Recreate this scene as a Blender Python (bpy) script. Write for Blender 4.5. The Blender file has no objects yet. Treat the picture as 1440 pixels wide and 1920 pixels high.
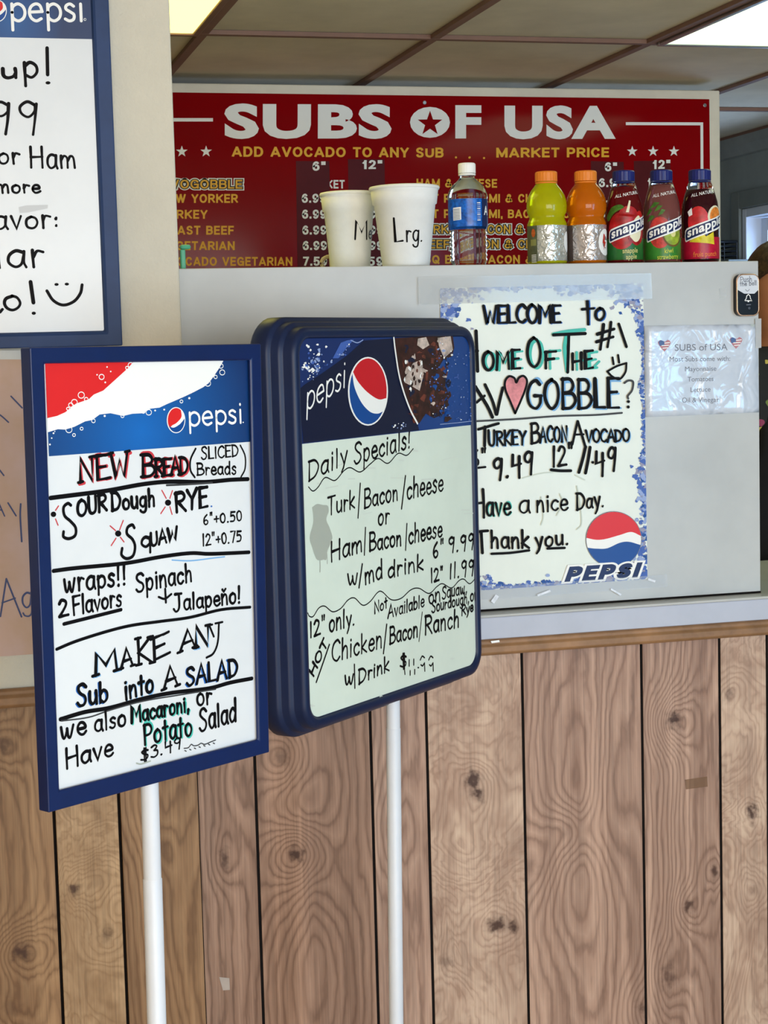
import bpy, bmesh, math, random
import numpy as np
from mathutils import Vector, Matrix
from mathutils.geometry import tessellate_polygon
random.seed(7)
sc = bpy.context.scene
COL = sc.collection
# ------------------------------------------------------------------ camera
FPX = 3250.0
YAW, PITCH, ROLL = 0.25928514, 0.09094465, 0.02678461
CAM = np.array([0.0, 0.0, 1.5])
def cam_axes(yaw, p, r):
    f = np.array([math.sin(yaw)*math.cos(p), math.cos(yaw)*math.cos(p), -math.sin(p)])
    rt = np.array([math.cos(yaw), -math.sin(yaw), 0.0]); dn = np.cross(f, rt)
    c, s = math.cos(r), math.sin(r)
    return np.array([c*rt + s*dn, -s*rt + c*dn, f])
RM = cam_axes(YAW, PITCH, ROLL)
cd = bpy.data.cameras.new('camera'); cam = bpy.data.objects.new('camera', cd); COL.objects.link(cam)
m3 = Matrix((RM[0], -RM[1], -RM[2])).transposed()
cam.matrix_world = Matrix.Translation(CAM) @ m3.to_4x4()
cd.sensor_fit = 'VERTICAL'; cd.sensor_height = 24.0; cd.lens = FPX/1920*24.0; cd.clip_start = 0.05
sc.camera = cam
sc.view_settings.view_transform = 'Standard'; sc.view_settings.look = 'None'
sc.view_settings.gamma = 1.0; sc.view_settings.use_curve_mapping = False
sc.view_settings.exposure = 0.2
# ------------------------------------------------------------------ world and daylight
wd = bpy.data.worlds.new('world'); sc.world = wd; wd.use_nodes = True
wd.node_tree.nodes['Background'].inputs[0].default_value = (0.62, 0.76, 1.0, 1)
wd.node_tree.nodes['Background'].inputs[1].default_value = 1.3
def area(name, loc, rot, sx, sy, power, col, spread=180):
    l = bpy.data.lights.new(name, 'AREA'); l.shape = 'RECTANGLE'; l.size = sx; l.size_y = sy
    l.energy = power; l.color = col; l.spread = math.radians(spread)
    o = bpy.data.objects.new(name, l); COL.objects.link(o); o.location = loc; o.rotation_euler = rot
    return o
R = math.radians
area('shop_window_light', (0.6, -2.4, 1.45), (R(88), 0, 0), 3.6, 2.1, 158, (1.0, 0.985, 0.94))
area('side_window_light', (3.62, 5.75, 1.6), (R(90), 0, R(90)), 1.3, 1.3, 42, (0.36, 0.58, 1.0))
area('added_blue_side_light', (3.1, -0.6, 1.2), (R(88), 0, R(52)), 1.6, 2.0, 84, (0.26, 0.60, 1.0))  # unseen added lamp, tints the lower right bluish; no door stands here

# ------------------------------------------------------------------ unprojection helpers
def ray(x, y):
    return RM.T @ np.array([x-720.0, y-960.0, FPX]) / FPX
class Plane:
    """vertical plane through p0; u runs along yaw, v is up, n faces the room"""
    def __init__(s, p0, yaw=0.0):
        s.p0 = np.array(p0, float); s.u = np.array([math.cos(yaw), math.sin(yaw), 0]); s.v = np.array([0, 0, 1.0])
        s.n = np.array([math.sin(yaw), -math.cos(yaw), 0]); s.yaw = yaw
    def px(s, x, y, off=0.0):
        d = ray(x, y); p = s.p0 + s.n*off
        return CAM + d*((s.n @ (p-CAM))/(s.n @ d))
    def uv(s, x, y, off=0.0):
        w = s.px(x, y, off) - s.p0; return np.array([w @ s.u, w @ s.v])
    def w(s, u, v, off=0.0): return s.p0 + s.u*u + s.v*v + s.n*off
def on_z(x, y, z):
    d = ray(x, y); return CAM + d*((z-CAM[2])/d[2])
def on_x(x, y, X):
    d = ray(x, y); return CAM + d*((X-CAM[0])/d[0])

# ------------------------------------------------------------------ materials
def s2l(c):
    return tuple((v/255/12.92 if v/255 <= .04045 else ((v/255+.055)/1.055)**2.4) for v in c)
MATS = {}
class NT:
    def __init__(s, m): s.t = m.node_tree; s.b = s.t.nodes['Principled BSDF']
    def n(s, typ, **kw):
        o = s.t.nodes.new(typ)
        for k, v in kw.items(): setattr(o, k, v)
        return o
    def l(s, a, b): s.t.links.new(a, b)
    def put(s, sock, v):
        if hasattr(v, 'links') or isinstance(v, bpy.types.NodeSocket): s.l(v, sock)
        else: sock.default_value = v
    def m(s, op, a, b=None, c=None):
        o = s.n('ShaderNodeMath', operation=op)
        s.put(o.inputs[0], a)
        if b is not None: s.put(o.inputs[1], b)
        if c is not None: s.put(o.inputs[2], c)
        return o.outputs[0]
    def vm(s, op, a, b):
        o = s.n('ShaderNodeVectorMath', operation=op); s.put(o.inputs[0], a); s.put(o.inputs[1], b)
        return o.outputs['Value'] if op in ('LENGTH', 'DOT_PRODUCT', 'DISTANCE') else o.outputs[0]
    def obj(s): return s.n('ShaderNodeTexCoord').outputs['Object']
    def noise(s, vec, scale, detail=2, rough=.5, dist=0):
        o = s.n('ShaderNodeTexNoise'); s.put(o.inputs['Vector'], vec)
        o.inputs['Scale'].default_value = scale; o.inputs['Detail'].default_value = detail
        o.inputs['Roughness'].default_value = rough; o.inputs['Distortion'].default_value = dist
        return o.outputs[0]
    def ramp(s, f, stops, interp='LINEAR'):
        o = s.n('ShaderNodeValToRGB'); s.put(o.inputs[0], f); cr = o.color_ramp; cr.interpolation = interp
        while len(cr.elements) < len(stops): cr.elements.new(.5)
        for e, (p, c) in zip(cr.elements, stops):
            e.position = p; e.color = (*s2l(c), 1) if not isinstance(c, float) else (c, c, c, 1)
        return o.outputs[0]
    def mix(s, f, a, b, mode='MIX'):
        o = s.n('ShaderNodeMix', data_type='RGBA', blend_type=mode)
        s.put(o.inputs[0], f)
        for k, v in ((6, a), (7, b)):
            if isinstance(v, tuple): v = (*s2l(v), 1)
            s.put(o.inputs[k], v)
        return o.outputs[2]
    def bump(s, h, strength=.3, dist=.002):
        o = s.n('ShaderNodeBump'); o.inputs['Strength'].default_value = strength; o.inputs['Distance'].default_value = dist
        s.put(o.inputs['Height'], h); s.l(o.outputs[0], s.b.inputs['Normal'])
def mat(name, rgb, rough=.5, spec=.4, metal=0, vary=.06, scale=9, bump=0, bscale=300, trans=0, ior=1.45, coat=0, alpha=1, emit=0, dark=None):
    """plain surface: base colour with soft procedural mottling"""
    if name in MATS: return MATS[name]
    m = bpy.data.materials.new(name); m.use_nodes = True; t = NT(m); b = t.b
    o = t.obj()
    if vary > 0:
        f = t.noise(o, scale, 4, .6)
        lo = tuple(max(0, v*(1-vary)) for v in rgb) if dark is None else dark
        hi = tuple(min(255, v*(1+vary*.7)) for v in rgb)
        t.l(t.ramp(f, [(.3, lo), (.7, hi)]), b.inputs['Base Color'])
    else: b.inputs['Base Color'].default_value = (*s2l(rgb), 1)
    b.inputs['Roughness'].default_value = rough; b.inputs['Specular IOR Level'].default_value = spec
    b.inputs['Metallic'].default_value = metal; b.inputs['Transmission Weight'].default_value = trans
    b.inputs['IOR'].default_value = ior; b.inputs['Coat Weight'].default_value = coat; b.inputs['Coat Roughness'].default_value = .08
    b.inputs['Alpha'].default_value = alpha
    if emit:
        b.inputs['Emission Color'].default_value = (*s2l(rgb), 1); b.inputs['Emission Strength'].default_value = emit
    if bump: t.bump(t.noise(o, bscale, 3, .6), bump, .003)
    MATS[name] = m; return m

# ------------------------------------------------------------------ object helpers
INV = {}
def tag(o, label=None, cat=None, group=None, kind=None):
    for k, v in (('label', label), ('category', cat), ('group', group), ('kind', kind)):
        if v: o[k] = v
    return o
def thing(name, label, cat, loc, group=None, rz=0):
    o = bpy.data.objects.new(name, None); COL.objects.link(o); o.empty_display_size = .05
    o.location = tuple(float(v) for v in loc); o.rotation_euler = (0, 0, rz)
    INV[o] = (Matrix.Translation(o.location) @ Matrix.Rotation(rz, 4, 'Z')).inverted()
    return tag(o, label, cat, group)
class MB:
    def __init__(s): s.V = []; s.F = []; s.M = []; s.mats = []; s.S = []
    def mi(s, m):
        if m not in s.mats: s.mats.append(m)
        return s.mats.index(m)
    def add(s, V, F, m, smooth=False):
        k = len(s.V); s.V += [tuple(float(c) for c in v) for v in V]
        i = s.mi(m)
        for f in F: s.F.append(tuple(j+k for j in f)); s.M.append(i); s.S.append(smooth)
    def box(s, lo, hi, m):
        (a, b, c), (d, e, f) = lo, hi
        s.hexa([(a,b,c),(d,b,c),(d,e,c),(a,e,c)], [(a,b,f),(d,b,f),(d,e,f),(a,e,f)], m)
    def hexa(s, bot, top, m, caps=True, smooth=False):
        n = len(bot); F = [(i, (i+1) % n, n+(i+1) % n, n+i) for i in range(n)]
        if caps: F += [tuple(range(n-1, -1, -1)), tuple(range(n, 2*n))]
        s.add(list(bot)+list(top), F, m, smooth)
    def poly(s, pts, m):
        tr = tessellate_polygon([[Vector(p) for p in pts]])
        s.add(pts, [tuple(t) for t in tr], m)
    def prism(s, pts, vec, m):
        """closed outline extruded by vec, both caps triangulated"""
        vec = np.array(vec); n = len(pts); P = [np.array(p) for p in pts]
        tr = tessellate_polygon([[Vector(p) for p in P]])
        F = [(i, (i+1) % n, n+(i+1) % n, n+i) for i in range(n)]
        F += [tuple(t) for t in tr] + [tuple(j+n for j in t[::-1]) for t in tr]
        s.add(P+[p+vec for p in P], F, m)
    def loft(s, loops, m, smooth=False, close=True):
        n = len(loops[0]); V = [p for L in loops for p in L]; F = []
        for a in range(len(loops)-1):
            for i in range(n if close else n-1):
                j = (i+1) % n; F.append((a*n+i, a*n+j, (a+1)*n+j, (a+1)*n+i))
        s.add(V, F, m, smooth)
    def lathe(s, prof, c, m, seg=40, smooth=True):
        c = np.array(c, float); V = []; F = []; n = len(prof)
        for r, z in prof:
            for k in range(seg):
                a = 2*math.pi*k/seg; V.append(c+np.array([r*math.cos(a), r*math.sin(a), z]))
        for i in range(n-1):
            for k in range(seg):
                j = (k+1) % seg; F.append((i*seg+k, i*seg+j, (i+1)*seg+j, (i+1)*seg+k))
        s.add(V, F, m, smooth)
    def tube(s, pts, r, m, seg=10, caps=True):
        P = [np.array(p, float) for p in pts]; L = []
        rr = r if hasattr(r, '__len__') else [r]*len(P)
        up = np.array([0, 0, 1.0])
        for i, p in enumerate(P):
            t = P[min(i+1, len(P)-1)]-P[max(i-1, 0)]; t /= np.linalg.norm(t)
            a = np.cross(t, up)
            if np.linalg.norm(a) < 1e-3: a = np.cross(t, [0, 1.0, 0])
            a /= np.linalg.norm(a); b = np.cross(t, a)
            L.append([p+rr[i]*(math.cos(q)*a+math.sin(q)*b) for q in [2*math.pi*k/seg for k in range(seg)]])
        s.loft(L, m, True)
        if caps:
            s.add(L[0], [tuple(range(seg))], m); s.add(L[-1], [tuple(range(seg))], m)
    def build(s, name, parent=None, bevel=0, kind=None, bseg=2, weld=False):
        me = bpy.data.meshes.new(name)
        inv = INV.get(parent)
        V = [tuple(inv @ Vector(v)) for v in s.V] if inv is not None else s.V
        me.from_pydata(V, [], s.F)
        for m in s.mats: me.materials.append(m)
        me.polygons.foreach_set('material_index', s.M); me.polygons.foreach_set('use_smooth', s.S)
        bm = bmesh.new(); bm.from_mesh(me)
        if weld: bmesh.ops.remove_doubles(bm, verts=bm.verts, dist=1e-5)
        bmesh.ops.recalc_face_normals(bm, faces=bm.faces)
        bm.to_mesh(me); bm.free(); me.update()
        o = bpy.data.objects.new(name, me); COL.objects.link(o)
        if parent is not None: o.parent = parent; INV[o] = inv
        if bevel:
            b = o.modifiers.new('bevel', 'BEVEL'); b.width = bevel; b.segments = bseg; b.limit_method = 'ANGLE'; b.angle_limit = .6
            b.harden_normals = False
        if kind: o['kind'] = kind
        return o
def top(o, label, cat, group=None): return tag(o, label, cat, group)

# ------------------------------------------------------------------ hand lettering: single-stroke alphabet, cap height 10, x-height 6
G = {
'A':"6.6|0,0 3.4,10 6.4,0;1.2,3.6 5.4,3.8", 'B':"6|.5,0 .5,10;~.2,9.8 3.6,9.8 5,7.8 3.8,5.8 .6,5.2;~.6,5.2 4.6,4.9 6,2.6 4,.4 .1,.1",
'C':"6.2|~6,8.4 4.2,10 1.6,8.6 .3,5 1.3,1.6 3.8,.1 6,1.6", 'D':"6.4|.6,0 .6,10;~0,9.8 3.8,9.2 6.1,5.4 4.2,1.2 .2,.1",
'E':"5.4|.5,10 .5,.1 5.2,.3;.2,9.9 5.2,9.9;.5,5.2 4.4,5.4", 'F':"5.2|.5,10 .5,0;.2,9.9 5.2,10;.5,5.3 4.2,5.5",
'G':"6.6|~6,8.6 4.2,10 1.6,8.6 .3,5 1.3,1.5 4,.1 6,1.8 6.2,4.4;3.6,4.6 6.6,4.6", 'H':"6.4|.6,10 .6,0;5.8,10 5.8,0;.6,5 5.8,5.3",
'I':"2|1,10 1,0", 'J':"6|1.4,9.9 6,9.9;~4.2,9.8 4.2,3 3.2,.4 1.4,0 .2,1.6", 'K':"6|.6,10 .6,0;5.6,10 .7,4.6 6,0",
'L':"5|.6,10 .6,.2 5,.3", 'M':"8|.4,0 1,10 4,3.6 7,10 7.6,0", 'N':"6.6|.6,0 .7,10 5.8,.2 6,10",
'O':"6.8|~3.4,10 1.2,8.4 .3,5 1.2,1.6 3.4,0 5.6,1.6 6.5,5 5.6,8.4 3.4,10", 'P':"5.8|.6,10 .6,0;~.2,9.8 4,9.7 5.6,7.4 4.2,5 .6,4.4",
'Q':"6.8|~3.4,10 1.2,8.4 .3,5 1.2,1.6 3.4,0 5.6,1.6 6.5,5 5.6,8.4 3.4,10;4,2.6 6.8,-.8", 'R':"6|.6,10 .6,0;~.2,9.8 4,9.7 5.6,7.6 4.2,5.6 .6,5;1.8,5 6,0",
'S':"5.6|~5.2,8.6 3.6,10 1.4,9.4 .9,7.4 2.4,5.6 4.4,4.2 5,2.2 3.6,.3 1.6,0 .2,1.4", 'T':"6|0,9.8 6,10;3,9.8 3,0",
'U':"6|~.5,10 .5,4 1.2,1 3,0 4.8,1 5.5,4 5.5,10", 'V':"6|.2,10 3,0 5.8,10", 'W':"8.4|.2,10 2.2,0 4.2,7 6.2,0 8.2,10",
'Y':"6|.2,10 3,5.2;6,10 3,5.2 2.6,0",
'a':"5|~4.4,5.6 2.4,6.1 .7,4.6 .5,1.8 2,.1 3.8,1.2 4.4,4;~4.5,6 4.4,2 5,0", 'b':"5|.6,10 .6,0;~.6,4 2.4,6 4.3,4.8 4.4,1.8 2.6,.1 .6,1.2",
'c':"4.4|~4.2,4.9 2.8,6 1,4.9 .4,2.8 1.2,.7 2.8,.1 4.3,1.2", 'd':"5|~4.4,4.6 2.6,6 .8,4.6 .4,2.4 1.6,.2 3.4,.8 4.4,3;4.5,10 4.5,0",
'e':"4.6|~.6,3.1 4.2,3.4 3.6,5.6 2,6 .7,4.4 .5,2 1.8,.2 3.4,.2 4.6,1.3", 'f':"3.6|~3.6,9.4 2.4,10 1.5,8.6 1.4,0;.2,5.8 3.2,6",
'g':"5|~4.4,5.4 2.4,6.1 .7,4.6 .6,2 2.2,.3 3.8,1.4 4.4,4.6;~4.5,6 4.4,-1.2 3.2,-3 1.2,-2.8 .4,-1.8", 'h':"4.8|.6,10 .6,0;~.6,3.6 2.2,5.9 3.9,5 4.2,0",
'i':"1.8|.9,6 .9,0;.9,8.2 1,8.5", 'k':"4.8|.6,10 .6,0;4.2,6 .7,2.8 4.6,0", 'l':"1.8|.9,10 .9,0",
'm':"7.2|.5,6 .6,0;~.6,3.6 1.9,5.9 3.2,5 3.5,0;~3.5,3.6 4.8,5.9 6.2,5 6.6,0", 'n':"4.8|.5,6 .6,0;~.6,3.6 2.2,5.9 3.8,5 4.2,0",
'o':"5|~2.5,6 .8,4.8 .4,2.8 1,.8 2.5,0 4,.9 4.6,3 4,5.2 2.5,6", 'p':"5|.6,6 .6,-3.4;~.6,4.4 2.4,6 4.2,5 4.4,2.2 2.8,.1 .6,1",
'q':"5|~4.4,5.2 2.4,6 .7,4.6 .5,1.8 2.2,.1 4.2,1.6;4.5,6 4.5,-3.6", 'r':"3.6|.6,6 .7,0;~.7,3.6 1.8,5.8 3.5,5.4",
's':"4|~3.6,5.2 2.2,6.1 .8,5 1.4,3.6 3.2,2.4 3.2,.7 1.7,0 .2,.9", 't':"3.6|1.8,9 1.8,.2;.2,5.9 3.6,6.1", 'u':"4.8|~.5,6 .6,1.8 1.8,.1 3.4,1 4.2,3;4.2,6 4.3,0",
'v':"4.4|.3,6 2.2,0 4.2,6", 'w':"6.6|~.4,6 1,1 2,.2 3.2,3.6;~3.2,4.6 3.6,1 4.8,.2 6.2,6", 'y':"4.6|.4,6 2.4,.6;4.4,6 2.2,-1.6 1,-3.4",
'ň':"4.8|.5,6 .6,0;~.6,3.6 2.2,5.9 3.8,5 4.2,0;1,8.9 2,7.8 3.4,9.2",
'0':"5.4|~2.7,9 .9,7.4 .5,4.4 1.2,1.2 2.8,.1 4.4,1.4 4.9,4.6 4.2,7.8 2.7,9", '1':"2.2|1.2,9.4 1,0", '2':"5.2|~.6,7.6 2,9.4 4,8.6 4.2,6.4 2.4,3 .3,.2;.3,.2 5.2,.4",
'3':"5|~.6,8.6 2.8,9.6 4.2,8 2.4,5.4;~2.4,5.4 4.6,4.4 4.4,1.4 2.4,0 .3,.9", '4':"5.2|.8,9.2 .5,4.6 4.8,4.9;4,8 3.8,-1", '5':"5|4.8,9.2 1,9.2 .7,5.6;~.7,5.6 3.2,6 4.6,3.8 3.6,.7 .3,.4",
'6':"5|~3.6,9.4 1.2,6.4 .6,2.6 2,.1 4,.8 4.2,3.2 2.6,4.4 .8,2.8", '7':"5|.3,9 4.8,9.2 2,0", '9':"5|~4,8.4 2.4,9.4 .7,8 .8,6 2.4,5 4,6.6 4.2,8.6;~4.3,8.8 4,4 3.4,-.4",
'$':"5.4|~5,8 3,9 .9,7.8 2.4,5.6 4.6,4 4.2,1.4 2.2,.6 .2,1.6;2.6,10.6 2.6,-1.2;3.5,10.6 3.5,-1.2", '+':"4.4|2.2,6.4 2.2,1.4;.2,4 4.2,4.2",
'.':"2|.8,.1 1.1,.3", ',':"2|1.2,.8 .6,-1.6", '"':"3.2|.8,10.4 .7,7.8;2.3,10.4 2.2,7.8", '!':"2.2|1.3,10 1,2.8;.9,.1 1.1,.4", '/':"4|3.8,11 .2,-1.6",
':':"2|.9,.8 1.1,1.2;.9,4.4 1.1,4.8", '(':"3|~2.8,11 .8,7 .6,3 2.4,-1.6", ')':"3|~.2,11 2.2,7 2.4,3 .6,-1.6", '#':"6|2.6,10 1.4,0;5,10 3.8,0;.4,3.4 5.6,3.6;.8,6.6 6,6.8", '&':"6|~5.6,0 1.4,6.6 2,9.2 3.6,8.6 3.4,6.4 .6,3.4 .8,.8 2.8,0 5.4,3.4",
' ':"3.2|", '-':"4|.6,4 3.4,4.1", "'":"1.4|.8,10 .7,8",
}
def parse(ch):
    w, st = G[ch].split('|'); out = []
    for t in st.split(';'):
        if not t: continue
        cur = t[0] == '~'; t = t.lstrip('~')
        out.append((cur, [tuple(float(q) for q in p.split(',')) for p in t.split()]))
    return float(w), out
GL = {c: parse(c) for c in G}
def smooth_pts(P, k=5):
    P = [np.array(p, float) for p in P]
    if len(P) < 3: return P
    Q = [2*P[0]-P[1]] + P + [2*P[-1]-P[-2]]; out = []
    for i in range(1, len(Q)-2):
        a, b, c, d = Q[i-1:i+3]
        for j in range(k):
            t = j/k
            out.append(.5*((2*b)+(-a+c)*t+(2*a-5*b+4*c-d)*t*t+(-a+3*b-3*c+d)*t**3))
    out.append(P[-1]); return out
def ribbon2(P, w):
    """2D stroke with round ends -> verts, faces"""
    P = [np.array(p, float) for p in P]; n = len(P); V = []; F = []
    wid = w if hasattr(w, '__len__') else [w]*n
    T = []
    for i in range(n):
        t = P[min(i+1, n-1)]-P[max(i-1, 0)]; L = np.linalg.norm(t); T.append(t/L if L > 1e-12 else np.array([1., 0]))
    for i in range(n):
        a = np.array([-T[i][1], T[i][0]]); k = 1.0
        if 0 < i < n-1:
            e = P[i+1]-P[i]; L = np.linalg.norm(e)
            if L > 1e-12: k = min(1.6, 1/max(.4, abs((e/L) @ T[i])))
        V += [P[i]+a*wid[i]*.5*k, P[i]-a*wid[i]*.5*k]
    for i in range(n-1): F.append((2*i, 2*i+1, 2*i+3, 2*i+2))
    for e, sgn in ((0, -1), (n-1, 1)):
        t = T[e]*sgn; a = np.array([-t[1], t[0]]); k0 = len(V); r = wid[e]*.5
        V.append(P[e])
        for j in range(7):
            q = -math.pi/2+math.pi*j/6; V.append(P[e]+r*(math.cos(q)*t+math.sin(q)*a))
        for j in range(6): F.append((k0, k0+1+j, k0+2+j))
    return V, F
class Pen:
    """writes on a Plane; positions are picked off the photo through a zoom (x0, y0, scale) and land in plane metres"""
    def __init__(s, plane, off, zoom, ink, mb=None, jit=.10):
        s.p = plane; s.off = off; s.z = zoom; s.ink = ink; s.mb = mb or MB(); s.jit = jit; s.k = 0; s.done = []; s.wk = 1.0; s.auto = False
    def zoom(s, z): s.z = z; return s
    def cut(s):
        if s.mb.V: s.done.append(s.mb); s.mb = MB()
    def build(s, name, parent):
        s.cut(); return [b.build(name, parent) for b in s.done]
    def sans(s, text, x0, y0, x1, y1, h, ink=None, w=.2, layer=0, slant=0, fat=0.0):
        """printed block capitals filling the given baseline and cap height; fat spreads the strokes outward"""
        if s.auto: s.cut()
        sh, tot = block_shapes(text, w, .12)
        o = s.q(x0, y0); ax = (s.q(x1, y1)-o)/tot; up = s.q(x0, y0-h)-o
        for V, F in sh:
            if fat:
                V = [np.array(v) for v in V]; n = len(V)//2; W = []
                for i in range(n):
                    m_ = (V[2*i]+V[2*i+1])/2; a = V[2*i]-m_; a = a/max(1e-9, np.linalg.norm(a)); t = np.array([a[1], -a[0]])*(fat if i == n-1 else -fat if i == 0 else 0)
                    W += [V[2*i]+a*fat+t, V[2*i+1]-a*fat+t]
                V = W
            s.put([o+ax*(v[0]+slant*v[1])+up*v[1] for v in V], F, ink, layer)
    def q(s, x, y): return s.p.uv(s.z[0]+s.z[2]*x, s.z[1]+s.z[2]*y, s.off)
    def lift(s, V, extra=0): return [s.p.w(v[0], v[1], s.off+extra) for v in V]
    def width(s, x, y, w): return np.linalg.norm(s.q(x, y)-s.q(x, y+w))
    def put(s, V, F, ink=None, layer=0):
        s.k += 1
        s.mb.add(s.lift(V, layer*.0003+(s.k % 60)*.000004), F, ink or s.ink)
    def stroke(s, pts, w, ink=None, curve=True, layer=0, taper=None):
        big = s.auto and len(pts) > 4 and layer >= 0
        if big: s.cut()
        Q = [s.q(*p) for p in pts]; W = s.width(*pts[0], w)*(1+(s.wk-1)*.5)
        if curve: Q = smooth_pts(Q, 6)
        if taper: W = [W*(1+(taper-1)*i/(len(Q)-1)) for i in range(len(Q))]
        V, F = ribbon2(Q, W); s.put(V, F, ink, layer)
        if big: s.cut()
    def fill(s, pts, ink=None, curve=False, layer=0):
        Q = [s.q(*p) for p in pts]
        if curve: Q = smooth_pts(Q+[Q[0]], 5)[:-1]
        tr = tessellate_polygon([[Vector((q[0], q[1], 0)) for q in Q]])
        s.put(Q, [tuple(t) for t in tr], ink, layer)
    def dot(s, x, y, r, ink=None, layer=0, ry=None, n=20, rx=None):
        s.fill([(x+(rx or r)*math.cos(2*math.pi*i/n), y+(ry or r)*math.sin(2*math.pi*i/n)) for i in range(n)], ink, layer=layer)
    def ring(s, x, y, r, w, ink=None, layer=0, ry=None):
        s.stroke([(x+r*math.cos(2*math.pi*i/12), y+(ry or r)*math.sin(2*math.pi*i/12)) for i in range(13)], w, ink, layer=layer)
    def word(s, text, x0, y0, x1, y1, h, w=11, ink=None, serif=False, slant=0, layer=0, turn=False, track=.12, shadow=None):
        if s.auto and layer >= 0: s.cut()
        o = s.q(x0, y0); e = s.q(x1, y1); up = s.q(x0, y0-h)-o
        hv = np.linalg.norm(up)
        tot = sum(GL[c][0] for c in text)+track*10*(len(text)-1)
        ax = (e-o)/tot
        up = np.array([-(e-o)[1], (e-o)[0]]); up *= hv/10/np.linalg.norm(up)
        if not turn: up = np.array([0, hv/10])
        up = up+ax/np.linalg.norm(ax)*slant*hv/10
        W = s.width(x0, y0, w)*s.wk; x = 0
        if shadow: s.word(text, x0+shadow[1], y0+shadow[2], x1+shadow[1], y1+shadow[2], h, shadow[3], shadow[0], serif, slant, layer-1, turn, track)
        for c in text:
            gw, sts = GL[c]; ja = random.uniform(-1, 1)*s.jit*2.2; js = 1+random.uniform(-1, 1)*s.jit*.6
            for cur, P in sts:
                P = [(px+random.uniform(-1, 1)*s.jit*1.2, py*js+ja*.6+random.uniform(-1, 1)*s.jit*1.2) for px, py in P] if len(P) > 1 else P
                Q = [o+ax*(x+px)+up*py for px, py in P]
                if cur: Q = smooth_pts(Q, 5)
                wv = W*(random.uniform(.9, 1.1) if s.jit else 1)
                if len(Q) == 2:
                    mid = (Q[0]+Q[1])/2+ax*random.uniform(-1, 1)*s.jit*1.5; Q = smooth_pts([Q[0], mid, Q[1]], 4)
                V, F = ribbon2(Q, [wv*(1+(.14 if s.jit else 0)*math.sin(1.3+5*i/len(Q))) for i in range(len(Q))]); s.put(V, F, ink, layer)
                if serif and not cur:
                    for px, py in (P[0], P[-1]):
                        if py > 8.4 or py < 1:
                            a = o+ax*(x+px-1.1)+up*(py-.1); b = o+ax*(x+px+1.1)+up*(py+.1)
                            V, F = ribbon2([a, (a+b)/2, b], W*.9); s.put(V, F, ink, layer)
            x += gw+track*10
    def print(s, text, x0, y0, x1, y1, h, ink=None, bold=.0, layer=0, slant=0):
        if s.auto: s.cut()
        V, F, w, ch = type_mesh(text, bold)
        o = s.q(x0, y0); ax = (s.q(x1, y1)-o)/w; up = (s.q(x0, y0-h)-o)/ch
        Q = [o+ax*(v[0]+slant*v[1])+up*v[1] for v in V]; s.put(Q, F, ink, layer)
    def star(s, x, y, r, ink=None, layer=0, rx=1.0):
        s.fill([(x+rx*(r if i % 2 == 0 else r*.4)*math.sin(math.pi*i/5), y-(r if i % 2 == 0 else r*.4)*math.cos(math.pi*i/5)) for i in range(10)], ink, layer=layer)
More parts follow.
